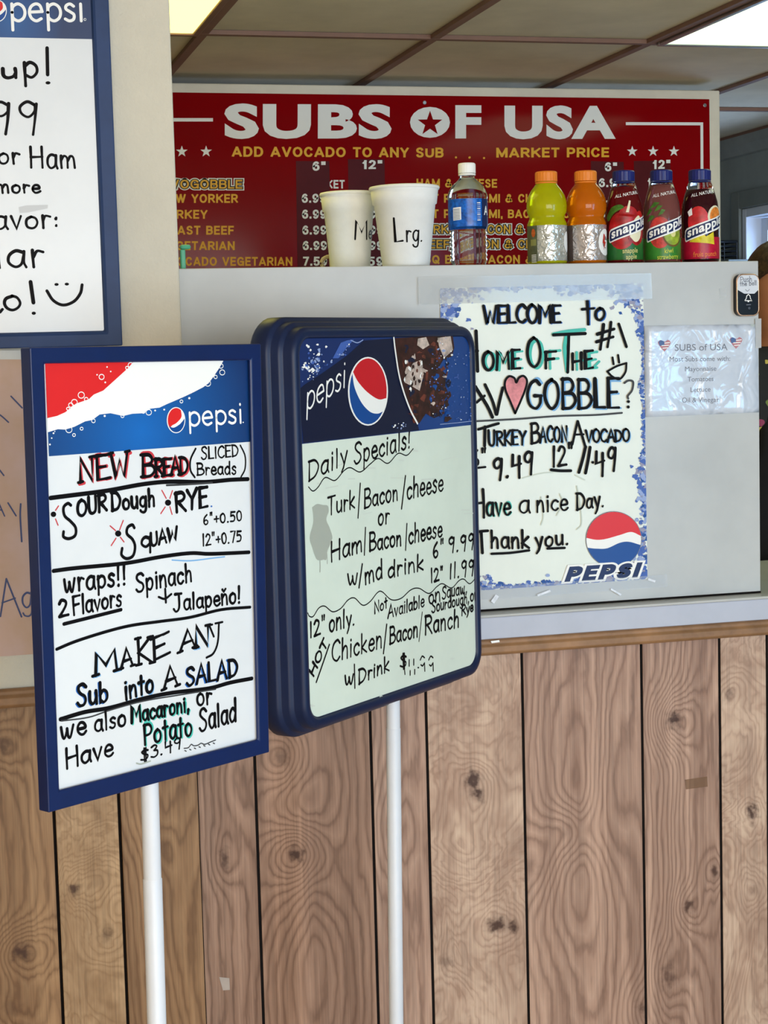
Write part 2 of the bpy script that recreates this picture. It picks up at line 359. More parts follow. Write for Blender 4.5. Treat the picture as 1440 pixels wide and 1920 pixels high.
# block capitals for the printed signs: strokes in a unit box, square-cut at top and bottom
BK = {
'A':".80|0,0 .47,1;1,0 .53,1;.16,.26 .84,.26", 'B':".70|0,0 0,1;~0,1 .3,1 .62,1 .9,.9 .94,.76 .88,.6 .6,.52 .3,.52 0,.52;~0,.52 .3,.52 .64,.52 .95,.42 1,.26 .93,.09 .64,0 .3,0 0,0",
'C':".74|~.98,.70 .82,.93 .5,1 .18,.88 0,.5 .18,.12 .5,0 .82,.07 .98,.30", 'D':".74|0,0 0,1;~0,1 .25,1 .52,1 .86,.84 1,.5 .86,.16 .52,0 .25,0 0,0",
'E':".62|0,0 0,1;0,1 1,1;0,.52 .9,.52;0,0 1,0", 'F':".60|0,0 0,1;0,1 1,1;0,.48 .9,.48", 'G':".78|~.98,.72 .82,.93 .5,1 .18,.88 0,.5 .18,.12 .5,0 .82,.07 1,.26;1,0 1,.46;.55,.46 1,.46",
'H':".74|0,0 0,1;1,0 1,1;0,.52 1,.52", 'I':".2|0,0 0,1", 'K':".74|0,0 0,1;1,1 .06,.36;.34,.6 1,0", 'L':".58|0,0 0,1;0,0 1,0", 'M':".90|0,0 0,1;1,0 1,1;.03,1 .5,.08;.97,1 .5,.08", 'N':".74|0,0 0,1;1,0 1,1;.02,1 .98,0",
'O':".80|~.5,1 .16,.87 0,.5 .16,.13 .5,0 .84,.13 1,.5 .84,.87 .5,1", 'P':".68|0,0 0,1;~0,1 .3,1 .62,1 .93,.9 1,.71 .93,.52 .62,.42 .3,.42 0,.42", 'Q':".80|~.5,1 .16,.87 0,.5 .16,.13 .5,0 .84,.13 1,.5 .84,.87 .5,1;.55,.3 1,-.02",
'R':".72|0,0 0,1;~0,1 .3,1 .6,1 .9,.9 .96,.73 .88,.56 .6,.47 .3,.47 0,.47;.5,.47 1,0", 'S':".68|~.95,.74 .8,.94 .5,1 .16,.92 .05,.74 .22,.58 .55,.5 .85,.4 .97,.24 .85,.06 .5,0 .18,.06 .02,.26", 'T':".66|.5,0 .5,1;0,1 1,1",
'U':".74|~0,1 0,.7 0,.36 .12,.1 .5,0 .88,.1 1,.36 1,.7 1,1", 'V':".76|0,1 .47,0;1,1 .53,0", 'W':"1.06|0,1 .24,0;.5,.98 .27,0;.5,.98 .73,0;1,1 .76,0", 'X':".74|0,0 1,1;0,1 1,0", 'Y':".72|0,1 .5,.42;1,1 .5,.42;.5,0 .5,.46", '&':".86|~1,0 .7,.34 .3,.72 .32,.92 .5,1 .68,.92 .66,.74 .3,.52 .04,.34 .08,.1 .36,0 .66,.1 .9,.46",
'0':".60|~.5,1 .12,.86 0,.5 .12,.14 .5,0 .88,.14 1,.5 .88,.86 .5,1", '1':".36|.8,0 .8,1;.8,.98 0,.74", '2':".60|~.04,.72 .2,.94 .5,1 .88,.9 .96,.7 .8,.48 .4,.24 0,0;0,0 1,0", '5':".60|.95,1 .12,1;.12,1 .04,.5;~.04,.5 .3,.62 .6,.62 .92,.5 1,.32 .9,.1 .5,0 .15,.06 0,.24",
'6':".60|~.92,.78 .8,.94 .5,1 .14,.84 0,.42 .12,.1 .5,0 .88,.1 1,.3 .88,.52 .5,.6 .14,.5 .02,.36", '7':".58|0,1 1,1;.96,1 .3,0", '9':".60|~.08,.22 .2,.06 .5,0 .86,.16 1,.58 .88,.9 .5,1 .12,.9 0,.7 .12,.48 .5,.4 .86,.5 .98,.64", '.':".2|0,.02 0,.06", ',':".2|0,.04 -.3,-.14", '"':".42|.1,.98 .1,.76;.9,.98 .9,.76", ' ':".36|",
}
def block_shapes(text, w, gap):
    """strokes of a line of block capitals, cap height 1 -> list of (verts, faces), total width"""
    x = 0; out = []
    for ch in text:
        gw, st = BK[ch].split('|'); gw = max(float(gw), w)
        for t in st.split(';'):
            if not t: continue
            cur = t[0] == '~'; P = [np.array([float(q) for q in p_.split(',')]) for p_ in t.lstrip('~').split()]
            P = [np.array([x+w/2+(gw-w)*p_[0], w/2+(1-w)*p_[1]]) for p_ in P]
            if cur: P = smooth_pts(P, 6)
            closed = np.linalg.norm(P[0]-P[-1]) < 1e-6
            if not closed:
                a = P[0]-P[1]; c = P[-1]-P[-2]; e = w/2
                if not cur: P = [P[0]+a/np.linalg.norm(a)*e]+P[1:-1]+[P[-1]+c/np.linalg.norm(c)*e]
            V = []; n = len(P)
            for i in range(n):
                d = P[min(i+1, n-1)]-P[max(i-1, 0)]
                if closed and i in (0, n-1): d = P[1]-P[-2]
                d /= np.linalg.norm(d); a = np.array([-d[1], d[0]])
                for sg in (1, -1):
                    q = P[i]+a*w/2*sg
                    if ch not in ',.': q[1] = min(1, max(0, q[1])) if ch != 'Q' else q[1]
                    V.append(q)
            out.append((V, [(2*i, 2*i+1, 2*i+3, 2*i+2) for i in range(n-1)]))
        x += gw+gap
    return out, x-gap
TYPE = {}
def type_mesh(text, bold=0.0):
    """printed lettering from the built-in type, as flat faces starting at x=0"""
    k = (text, bold)
    if k in TYPE: return TYPE[k]
    def ev(t):
        cu = bpy.data.curves.new('type', 'FONT'); cu.body = t; cu.offset = bold; cu.space_character = 1+bold*2.4; cu.resolution_u = 4; cu.size = 1
        ob = bpy.data.objects.new('type', cu); COL.objects.link(ob)
        dg = bpy.context.evaluated_depsgraph_get(); me = ob.evaluated_get(dg).to_mesh()
        V = np.array([v.co[:2] for v in me.vertices]); F = [tuple(p.vertices) for p in me.polygons]
        ob.evaluated_get(dg).to_mesh_clear(); bpy.data.objects.remove(ob); bpy.data.curves.remove(cu)
        return V, F
    V, F = ev(text); H, _ = ev('H')
    x0 = V[:, 0].min(); ch = H[:, 1].max()-max(0, H[:, 1].min())
    V = V-np.array([x0, 0]); TYPE[k] = (V, F, V[:, 0].max(), ch-bold if bold else ch)
    return TYPE[k]
# ------------------------------------------------------------------ shared materials
CREAM = mat('cream_plaster', (214, 207, 190), .85, .2, vary=.03, scale=6, bump=.5, bscale=160)
GREYP = mat('grey_laminate', (190, 191, 189), .32, .45, vary=.045, scale=5)
FASC = mat('grey_fascia', (186, 190, 204), .4, .4, vary=.03)
DARKGAP = mat('dark_gap', (22, 18, 17), .8, .1, vary=0)
CEIL = mat('ceiling_tile', (226, 213, 188), .95, .1, vary=.05, scale=4, bump=.25, bscale=400)
TBAR = mat('ceiling_grid_metal', (136, 104, 90), .55, .3, vary=.05)
NAVY = mat('navy_enamel', (7, 32, 84), .34, .45, vary=.05, scale=20)
NAVYD = mat('navy_plastic', (13, 30, 66), .42, .4, vary=.06, scale=20)
NAVYH = mat('faded_navy_frame', (40, 62, 104), .5, .35, vary=.06, scale=20)
WBOARD = mat('white_marker_board', (228, 232, 236), .22, .5, vary=.018, scale=7)
GBOARD = mat('greenish_marker_board', (222, 234, 222), .25, .5, vary=.025, scale=7)
INK = mat('black_marker', (12, 10, 13), .55, .12, vary=0)
INKS = mat('dried_black_marker', (60, 60, 62), .5, .3, vary=0)
INKR = mat('red_marker', (205, 60, 70), .5, .3, vary=0)
INKB = mat('blue_marker', (40, 105, 190), .5, .3, vary=0)
INKLB = mat('pale_blue_marker', (120, 175, 225), .5, .3, vary=0)
INKT = mat('teal_marker', (70, 190, 175), .5, .3, vary=0)
INKG = mat('grey_smudge', (172, 178, 168), .5, .3, vary=0)
INKGL = mat('faint_smudge', (208, 217, 207), .5, .3, vary=0)
PIPE = mat('white_pipe', (222, 226, 234), .35, .45, vary=.02)
PRW = mat('print_white', (246, 246, 244), .45, .4, vary=0)
PRR = mat('print_red', (222, 34, 36), .4, .4, vary=0)
PRRD = mat('print_deep_red', (200, 22, 36), .4, .4, vary=0)
PRB = mat('print_blue', (10, 72, 148), .4, .4, vary=0)
PRN = mat('print_navy', (16, 34, 84), .4, .4, vary=0)
PRNK = mat('print_dark_navy', (12, 20, 52), .4, .4, vary=0)
PRSK = mat('print_splash_blue', (66, 98, 176), .4, .4, vary=0)
PRSL = mat('print_pale_splash', (150, 168, 212), .4, .4, vary=0)
PRSG = mat('print_splash_grey', (150, 148, 172), .4, .4, vary=0)
PRY = mat('print_gold', (240, 180, 40), .45, .35, vary=0)
PRK = mat('print_black', (30, 14, 10), .45, .35, vary=0)
PRLG = mat('print_grey', (120, 124, 136), .5, .3, vary=0)
PRCOL = mat('print_cola_brown', (52, 24, 20), .4, .4, vary=.5, scale=60)
PRCOL2 = mat('print_cola_red_brown', (96, 46, 34), .4, .4, vary=.4, scale=60)
PRICE = mat('print_ice', (196, 178, 168), .4, .4, vary=.25, scale=60)
TAPE = mat('clear_tape', (226, 230, 232), .1, .7, vary=.03, trans=.0, alpha=.3)
STEEL = mat('brushed_steel', (170, 170, 170), .35, .5, metal=1, vary=.05)
def header_blue(name, plane, zoom, c, r, cols):
    m = bpy.data.materials.new(name); m.use_nodes = True; t = NT(m)
    geo = t.obj(); p = c
    d = t.vm('DISTANCE', geo, tuple(float(v) for v in p))
    f = t.m('DIVIDE', d, r); t.l(t.ramp(f, cols), t.b.inputs['Base Color']); t.b.inputs['Roughness'].default_value = .4
    return m
# ------------------------------------------------------------------ planes of the place
YL = 3.16                                              # the wall on the left stands a little proud of the counter
LW = Plane((0, YL, 0)); CW = Plane((0, 3.28, 0)); LEDGE = Plane((0, 3.245, 0)); PP = Plane((0, 3.30, 0))
ZC = 2.32                                              # ceiling height
YS = 5.13                                              # partition with the red menu
SW = Plane((0, YS, 0))
XC = LW.px(330, 320)[0]                                # right corner of the left wall
XPR = PP.px(1424, 800)[0]; ZPT = PP.px(880, 496)[2]
XW = 3.21                                              # far side wall
zl = LEDGE.px(1260, 1131)[2]; zm1 = LEDGE.px(1100, 1188)[2]; zm0 = LEDGE.px(1100, 1217)[2]
zlm1 = LW.px(30, 1290)[2]; zlm0 = LW.px(30, 1325)[2]
# ------------------------------------------------------------------ room shell
b = MB(); b.box((-3.2, -3.2, -.05), (XW+.1, 7.6, 0), mat('grey_floor_tile', (206, 184, 150), .5, .3, vary=.08)); b.build('floor', kind='structure')
b = MB(); b.box((-3.2, -3.2, ZC+.012), (XW+.1, 7.6, ZC+.06), CEIL); b.build('ceiling', kind='structure')
b = MB()
for k in range(-6, 6):
    x = 1.353+.612*k; b.box((x-.012, -3.2, ZC), (x+.012, 7.6, ZC+.011), TBAR)
for k in range(-6, 3):
    y = 4.46+1.22*k; b.box((-3.2, y-.012, ZC-.0004), (XW, y+.012, ZC+.0108), TBAR)
b.build('trim_1', kind='structure')
b = MB(); b.box((-3.2, 7.5, 0), (XW, 7.6, ZC+.012), mat('dim_wall_paint', (150, 152, 150), .8, .2)); b.build('wall_back', kind='structure')
b = MB(); b.box((-3.3, -3.2, 0), (-3.2, 7.6, ZC+.012), CREAM); b.build('wall_left', kind='structure')
b = MB(); b.box((-3.2, -3.3, 0), (XW, -3.2, ZC+.012), CREAM); b.build('wall_rear', kind='structure')
# side wall on the right with its window
wy1 = on_x(1393, 395, XW)[1]; wz1 = on_x(1415, 388, XW)[2]; wy0 = wy1-1.0; wz0 = 1.02
WGREY = mat('grey_wall_paint', (150, 158, 156), .8, .2, vary=.04)
b = MB(); o_ = .12
b.box((XW, -3.2, 0), (XW+o_, wy0, ZC+.012), WGREY); b.box((XW, wy1, 0), (XW+o_, 7.6, ZC+.012), WGREY)
b.box((XW, wy0, 0), (XW+o_, wy1, wz0), WGREY); b.box((XW, wy0, wz1), (XW+o_, wy1, ZC+.012), WGREY); b.build('wall_right', kind='structure')
WFR = mat('white_window_paint', (225, 230, 238), .4, .4, vary=.02); WCAS = mat('grey_window_casing', (128, 134, 130), .6, .3, vary=.04)
win = MB()
def rectframe(mb, y0, y1, z0, z1, x0, x1, w, m):
    mb.box((x0, y0, z0), (x1, y0+w, z1), m); mb.box((x0, y1-w, z0), (x1, y1, z1), m)
    mb.box((x0, y0+w, z1-w), (x1, y1-w, z1), m); mb.box((x0, y0+w, z0), (x1, y1-w, z0+w), m)
rectframe(win, wy0-.001, wy1+.001, wz0, wz1, XW-.004, XW+.13, .035, WFR)
rectframe(win, wy0+.04, wy1-.04, wz0+.04, wz1-.04, XW+.06, XW+.10, .05, WFR)
win.box((XW+.065, wy0+.05, (wz0+wz1)/2-.02), (XW+.095, wy1-.05, (wz0+wz1)/2+.02), WFR)
wo = win.build('window_1', kind='structure', bevel=.003)
b = MB(); rectframe(b, wy0-.07, wy1+.07, wz0-.07, wz1+.07, XW-.018, XW-.0045, .069, WCAS); b.build('window_casing', wo, bevel=.003)
gl = MB(); gl.box((XW+.078, wy0+.085, wz0+.085), (XW+.082, wy1-.085, wz1-.085), mat('window_glass', (225, 235, 240), .02, .5, vary=0, alpha=.15)); gl.build('pane', wo)
b = MB(); b.prism([(XW, .0, ZC), (XW-.035, .0, ZC), (XW-.03, .0, ZC-.035), (XW-.012, .0, ZC-.07), (XW, .0, ZC-.075)], (0, 7.4, 0), mat('grey_cornice', (150, 156, 156), .6, .3)); b.build('trim_2', kind='structure')
# partition behind the prep area, carrying the menu
b = MB(); xpr = SW.px(1351, 320)[0]
b.box((-1.2, YS, 0), (xpr, YS+.1, ZC-.016), mat('white_partition_paint', (232, 225, 208), .6, .3, vary=.03)); b.build('wall_partition', kind='structure', bevel=.004)
# ceiling lights
LENS = mat('lit_diffuser', (252, 240, 128), .5, .2, vary=.06, scale=2.5, emit=2.6)
LENS2 = mat('lit_cool_diffuser', (228, 247, 206), .5, .2, vary=.08, scale=2.5, emit=2.0)
def ceiling_light(x0, x1, y0, y1, lab, m):
    t = thing('ceiling_light', lab, 'ceiling light', ((x0+x1)/2, (y0+y1)/2, ZC))
    f = MB(); w = .018
    for lo, hi in (((x0, y0), (x1, y0+w)), ((x0, y1-w), (x1, y1)), ((x0, y0+w), (x0+w, y1-w)), ((x1-w, y0+w), (x1, y1-w))):
        f.box((*lo, ZC-.008), (*hi, ZC+.011), STEEL if m is LENS2 else TBAR)
    f.build('frame', t, bevel=.003)
    d = MB(); d.box((x0+w, y0+w, ZC-.003), (x1-w, y1-w, ZC+.009), m); d.build('diffuser', t)
gx = [1.353+.612*k for k in range(-6, 6)]
ceiling_light(gx[4]+.014, gx[5]-.014, 4.46-1.22+.014, 4.46-.014, 'warm glowing ceiling light panel at the top beside the cream wall', LENS)
ceiling_light(gx[7]+.014, gx[8]-.014, 4.46-1.22+.014, 4.46-.014, 'bright whiter ceiling light panel in the top right corner', LENS2)

# ------------------------------------------------------------------ wood grain
def wood(name, style, seed, mid, light, dark, knots, xc, zc=.6):
    m = bpy.data.materials.new(name); m.use_nodes = True; t = NT(m)
    o = t.obj(); rnd = random.Random(seed); offv = (rnd.uniform(0, 50), 0, rnd.uniform(0, 50))
    p = t.vm('ADD', o, offv)
    K = None; KD = None
    for (kx, kz, sx, sz, amp, core) in knots:
        d = t.vm('LENGTH', t.vm('MULTIPLY', t.vm('SUBTRACT', o, (kx, 0, kz)), (1/sx, 0, 1/sz)), (0, 0, 0))
        g = t.m('MULTIPLY', t.m('EXPONENT', t.m('MULTIPLY', t.m('MULTIPLY', d, d), -1.0)), amp)
        K = g if K is None else t.m('ADD', K, g)
        if core > 0:
            w = t.m('ADD', d, t.m('MULTIPLY', t.m('SUBTRACT', t.noise(p, 70, 2), .5), .8))
            g2 = t.m('MULTIPLY', t.m('EXPONENT', t.m('MULTIPLY', t.m('MULTIPLY', w, w), -14.0)), core)
            KD = g2 if KD is None else t.m('ADD', KD, g2)
    sep = t.n('ShaderNodeSeparateXYZ'); t.l(o, sep.inputs[0])
    X = t.m('SUBTRACT', sep.outputs[0], xc); Z = t.m('SUBTRACT', sep.outputs[2], zc)
    if style == 'straight':
        n1 = t.noise(t.vm('MULTIPLY', p, (7, 1, 1.1)), 1, 5, .58)
        ph = t.m('ADD', t.m('MULTIPLY', sep.outputs[0], 48), t.m('MULTIPLY', n1, 8))
        con = .66
    elif style == 'cathedral':
        n1 = t.noise(t.vm('MULTIPLY', p, (6, 1, 2.0)), 1, 5, .52, .3)
        e = t.m('SQRT', t.m('ADD', t.m('MULTIPLY', t.m('MULTIPLY', X, X), 900.0), t.m('MULTIPLY', t.m('MULTIPLY', Z, Z), 26.0)))
        ph = t.m('ADD', t.m('MULTIPLY', e, 1.9), t.m('MULTIPLY', n1, 4.5))
        con = .62
    else:
        n1 = t.noise(t.vm('MULTIPLY', p, (6.5, 1, 4.2)), 1, 4, .5, 1.6)
        ph = t.m('MULTIPLY', n1, 11); con = .42
    if K is not None: ph = t.m('ADD', ph, K)
    ph = t.m('ADD', ph, t.m('MULTIPLY', t.noise(t.vm('MULTIPLY', p, (60, 1, 14)), 1, 2), .5))
    f = t.m('FRACT', ph)
    ring = t.ramp(f, [(0, tuple(int(q*.92) for q in dark)), (.10, dark), (.24, mid), (.6, light), (.86, mid), (1.0, tuple(int(q*.92) for q in dark))])
    soft = t.ramp(t.noise(t.vm('MULTIPLY', p, (9, 1, 2.0 if style != 'burl' else 6)), 1, 3, .6), [(.3, mid), (.52, light), (.75, mid)])
    c = t.mix(con, soft, ring)
    st_ = t.noise(t.vm('MULTIPLY', p, (26, 1, .9) if style != 'burl' else (13, 1, 7)), 1, 3, .6, .4)
    c = t.mix(t.ramp(st_, [(.38, 0.0), (.7, .62)]), c, tuple(int(q*.97) for q in dark))
    c = t.mix(t.ramp(st_, [(.25, .5), (.45, 0.0)]), c, tuple(min(255, int(q*1.05)) for q in light))
    fib = t.noise(t.vm('MULTIPLY', p, (300, 1, 5)), 1, 2, .6)
    c = t.mix(.18, c, t.ramp(fib, [(.3, (95, 78, 66)), (.6, (235, 225, 215))]), 'OVERLAY')
    if KD is not None: c = t.mix(t.m('MINIMUM', KD, .92), c, (62, 36, 26))
    t.l(c, t.b.inputs['Base Color']); t.b.inputs['Roughness'].default_value = .48; t.b.inputs['Specular IOR Level'].default_value = .3
    return m
def knotpx(pl, L): return [(*pl.px(x, y)[[0, 2]], sx, sz, a, c) for x, y, sx, sz, a, c in L]
PINK = ((166, 133, 115), (190, 158, 139), (126, 95, 80)); PALE = ((182, 151, 131), (206, 179, 158), (145, 112, 94))
BRN = ((148, 115, 96), (172, 138, 117), (108, 78, 61)); TAN = ((142, 108, 77), (164, 130, 96), (108, 77, 52)); TANP = ((166, 134, 100), (188, 157, 122), (132, 99, 69))
def panelling(name, plane, edges, ztop, styles):
    b = MB(); Y = plane.p0[1]; g = .0028
    b.box((edges[0], Y+.008, 0), (edges[-1], Y+.02, ztop), DARKGAP)
    for i in range(len(edges)-1):
        st, tone, kn, zc = styles[i]
        m = wood('wood_plank_print', st, 11*i+len(name), tone[0], tone[1], tone[2], kn, (edges[i]+edges[i+1])/2+(.0 if st != 'cathedral' else -.01), zc)
        b.box((edges[i]+g, Y, 0), (edges[i+1]-g, Y+.009, ztop), m)
    return b.build(name, kind='structure', bevel=.001)
gR = [XC-.02] + [CW.px(x, y)[0] for x, y in ((486, 1670), (702, 1630), (806, 1610), (985, 1570), (1207, 1570), (1352, 1560), (1438, 1200))]
gR.append(gR[-1]+.27); gR.append(gR[-1]+.20)
kc = lambda L: knotpx(CW, L)
panelling('wall_counter', CW, gR, zm0+.01, [
    ('straight', BRN, kc([(420, 1612, .03, .06, 3, .8), (440, 1480, .05, .09, 2, 0)]), .5),
    ('cathedral', BRN, kc([(530, 1420, .05, .06, 6, .5), (556, 1600, .05, .055, 7, 1), (560, 1650, .09, .12, 5, 0)]), .40),
    ('straight', PINK, kc([(735, 1560, .05, .1, 3, 0)]), .5),
    ('burl', PALE, kc([(888, 1465, .05, .07, 4, 1), (900, 1490, .03, .05, 2, .6), (932, 1735, .06, .05, 5, 1), (965, 1738, .03, .04, 2, .9), (835, 1805, .05, .05, 3, .4), (862, 1590, .06, .09, 4, 0)]), .5),
    ('cathedral', PINK, kc([(1066, 1560, .06, .06, 5, .12), (1010, 1625, .05, .07, 3, .2), (1205, 1890, .04, .06, 3, .6), (1150, 1480, .05, .2, 4, 0)]), .56),
    ('straight', PINK, kc([(1262, 1352, .05, .06, 7, 1), (1290, 1700, .035, .05, 4, .9), (1340, 1635, .03, .04, 3, .8), (1250, 1830, .05, .09, 4, .5), (1300, 1560, .06, .3, 5, 0)]), .5),
    ('burl', PALE, kc([(1368, 1298, .04, .05, 4, .6), (1410, 1525, .04, .06, 5, 1), (1416, 1668, .035, .05, 6, .3), (1370, 1400, .09, .07, 4, 0)]), .5),
    ('straight', PINK, [], .5), ('straight', PINK, [], .5)])
gL = [-.62, -.36] + [LW.px(x, y)[0] for x, y in ((-62, 1700), (110, 1720), (231, 1700))] + [XC]
kl = lambda L: knotpx(LW, L)
panelling('wall_side_panel', LW, gL, zlm0+.01, [
    ('straight', TAN, [], .5), ('straight', TAN, [], .5),
    ('straight', TAN, kl([(40, 1785, .06, .05, 7, .9), (5, 1400, .04, .05, 4, .7), (20, 1890, .06, .07, 5, .3)]), .5),
    ('burl', TANP, kl([(185, 1655, .06, .05, 6, .15), (138, 1668, .03, .04, 3, .9), (200, 1750, .04, .05, 4, .5)]), .5),
    ('straight', TAN, kl([(250, 1500, .05, .12, 4, 0), (310, 1590, .02, .05, 2, .3), (330, 1700, .07, .3, 4, 0)]), .5)])
b = MB(); b.box((-3.2, YL+.02, 0), (XC, YL+.29, ZC-.002), CREAM)
b.box((-3.2, YL+.004, zlm0), (XC, YL+.02, ZC-.002), CREAM); b.box((-3.2, YL, 0), (-.62, YL+.02, zlm0), TBAR); b.build('wall_front', kind='structure', bevel=.004)
MOLD = mat('stained_wood_moulding', (150, 112, 78), .42, .4, vary=.16, scale=14)
def moulding(name, x0, x1, y, z0, z1, yb):
    b = MB(); h = z1-z0
    pr = [(yb, z0), (y+.006, z0), (y, z0+.18*h), (y, z0+.55*h), (y+.006, z0+.72*h), (y+.006, z0+.9*h), (y+.012, z1), (yb, z1)]
    b.prism([(x0, a, c) for a, c in pr], (x1-x0, 0, 0), MOLD); b.build(name, kind='structure', bevel=.0015)
moulding('trim_3', -3.2, XC+.006, YL-.016, zlm0, zlm1, YL+.003)
moulding('trim_4', XC+.004, gR[-1], 3.247, zm0, zm1, 3.279)
b = MB(); xR = gR[-1]
b.box((XC, 3.281, 0), (xR, 3.36, zm0), DARKGAP); 
b.build('wall_counter_core', kind='structure')
# counter top with its deep grey edge
t = thing('counter_ledge', 'grey laminate counter ledge running above the brown wood moulding', 'counter', ((XC+xR)/2, 3.5, zm1))
b = MB(); b.box((XC+.005, 3.258, zm1), (xR, 3.80, zl-.006), FASC); b.build('edge_band', t, bevel=.002)
b = MB(); b.box((XC+.005, 3.252, zl-.0055), (xR, 3.80, zl), GREYP); b.build('worktop', t, bevel=.002)
b = MB(); b.box((XC+.005, 3.253, zm1-.0015), (xR, 3.258, zm1+.0012), DARKGAP); 
# tall grey screen standing on the ledge, with a shelf along its top
t = thing('counter_screen', 'tall pale grey counter screen standing on the ledge under the cups and bottles', 'counter screen', ((XC+XPR)/2, 3.36, zl))
b = MB(); b.box((XC+.003, 3.30, zl+.001), (XPR, 3.318, ZPT-.0005), GREYP); b.build('front_panel', t, bevel=.0015)
b = MB(); b.box((XC+.003, 3.319, ZPT-.02), (XPR, 3.64, ZPT), GREYP); b.build('top_shelf', t, bevel=.0015)
b = MB(); b.box((XPR-.018, 3.319, zl+.001), (XPR, 3.52, ZPT-.0205), GREYP); b.build('end_panel', t, bevel=.0015)
b = MB(); b.box((XC+.003, 3.2985, zl+.0008), (XPR, 3.2999, zl+.0045), DARKGAP); b.build('painted_shadow_line', t)  # dark strip painted in for the shadow line at the screen's foot
# ------------------------------------------------------------------ red menu on the partition
RED = mat('red_menu_panel', (140, 2, 10), .1, .14, vary=.05, scale=2); MAROON = mat('maroon_cover_strip', (92, 24, 30), .4, .12, vary=.08)
ZA = (320, 140, .4028); ZB = (860, 140, .4028)
c0 = SW.px(700, 330)
menu = thing('menu_board', 'large red menu sign reading SUBS OF USA on the partition below the ceiling', 'menu board', (c0[0], YS-.004, c0[2]-.25))
b = MB(); uL = SW.uv(200, 175)[0]; uR = SW.uv(1330, 300)[0]; vT = SW.uv(830, 180)[1]
b.box((uL, YS-.005, 1.62), (uR, YS-.0005, vT), RED); pan = b.build('panel', menu, bevel=.0012)
P_ = Pen(SW, .0053, ZA, PRW); P_.auto = True
P_.print('SUBS', 250, 288, 1028, 288, 143, bold=.045)
P_.cut(); P_.dot(1207, 222, 93, ry=72); P_.star(1207, 228, 60, RED, layer=2)
P_.print('F', 1325, 288, 1446, 288, 137, bold=.045)
P_.cut(); P_.fill([(-300, 202), (197, 202), (197, 218), (-300, 218)])
for x in (-62, 52, 165): P_.cut(); P_.star(x, 358, 28)
P_.sans('ADD AVOCADO TO ANY SUB', 285, 382, 1270, 386, 48, PRY)
for x in (1328, 1392): P_.dot(x, 385, 5, PRY)
def outl(text, x0, y0, x1, y1, h):
    P_.sans(text, x0, y0, x1, y1, h, PRW, .19, 1, fat=.19); P_.auto = False; P_.sans(text, x0, y0, x1, y1, h, PRK, .19, 2, fat=.09); P_.sans(text, x0, y0, x1, y1, h, PRY, .17, 3); P_.auto = True
outl('AVOGOBBLE', -48, 530, 333, 531, 42)
for s_, xe, y in (('NEW YORKER', 313, 597), ('TURKEY', 171, 671), ('ROAST BEEF', 294, 745), ('VEGETARIAN', 298, 817), ('AVOCADO VEGETARIAN', 566, 890)):
    P_.sans(s_, -48, y, xe, y, 42, PRY)
P_.fill([(583, 402), (738, 403), (752, 1010), (592, 1010)], MAROON, layer=1); P_.fill([(825, 393), (995, 394), (1006, 1010), (834, 1010)], MAROON, layer=1)
P_.sans('KET', 726, 530, 810, 530, 40, PRW); P_.fill([(715, 480), (737, 480), (738, 540), (715, 540)], MAROON, layer=1)
P_.sans('6"', 660, 448, 722, 447, 44, PRW, layer=2); P_.sans('12"', 893, 440, 986, 439, 42, PRW, layer=2)
for y, a_, c_ in ((597, '6.99', '10.99'), (671, '6.99', '10.99'), (745, '6.99', '10.99'), (817, '6.99', '10.99'), (890, '7.59', '11.59')):
    P_.sans(a_, 610+(y-597)*.02, y, 722+(y-597)*.02, y, 43, PRW, layer=2); P_.sans(c_, 850, y, 988, y, 43, PRW, layer=2)
P_.zoom(ZB)
P_.print('USA', 213, 290, 731, 290, 137, bold=.045)
P_.cut(); P_.fill([(778, 221), (1138, 222), (1138, 236), (778, 235)]); P_.fill([(1125, 222), (1138, 222), (1142, 1000), (1129, 1000)])
P_.cut(); P_.dot(50, 386, 5, PRY); P_.cut(); P_.dot(118, 388, 5, PRY); P_.sans('MARKET PRICE', 175, 386, 700, 384, 46, PRY)
for x in (808, 905, 1002): P_.cut(); P_.star(x, 357, 26)
P_.fill([(615, 402), (768, 406), (776, 1010), (622, 1010)], MAROON, layer=1); P_.fill([(815, 402), (985, 400), (992, 1010), (822, 1010)], MAROON, layer=1)
P_.sans('6"', 680, 450, 738, 450, 42, PRW, layer=2); P_.sans('12"', 904, 440, 986, 437, 42, PRW, layer=2)
for y in (524, 596, 669, 741, 809, 880):
    P_.sans('6.99', 652, y, 765, y, 42, PRW, layer=2); P_.sans('10.99', 880, y, 985, y, 42, PRW, layer=2)
P_.zoom((0, 0, 1))
P_.sans('HAM & CHEESE', 781, 351.5, 932, 352, 16.5, PRY)
P_.sans('HOT PASTRAMI & CHEESE', 781, 380, 1047, 380, 16.5, PRY)
P_.sans('HOT PASTRAMI, BACON & CHEESE', 781, 409, 1130, 409, 16.5, PRY)
outl('TURKEY, BACON & CHEESE', 784, 438, 1070, 438, 16.5); outl('BEEF, BACON & CHEESE', 790, 466, 1052, 466, 16.5)
P_.sans('BBQ BEEF, BACON & CHEESE', 781, 494.5, 1088, 494.5, 16.5, PRY)
P_.build('printed_lettering', pan)
for x, y in ((795, 193), (1320, 198)):
    q = SW.px(x, y); b = MB(); V = [(q[0]+.006*math.cos(a), YS-.005, q[2]+.006*math.sin(a)) for a in np.linspace(0, 2*math.pi, 13)[:-1]]
    b.hexa(V, [(v[0], YS-.008, v[2]) for v in V], STEEL); b.build('screw', menu, bevel=.001)

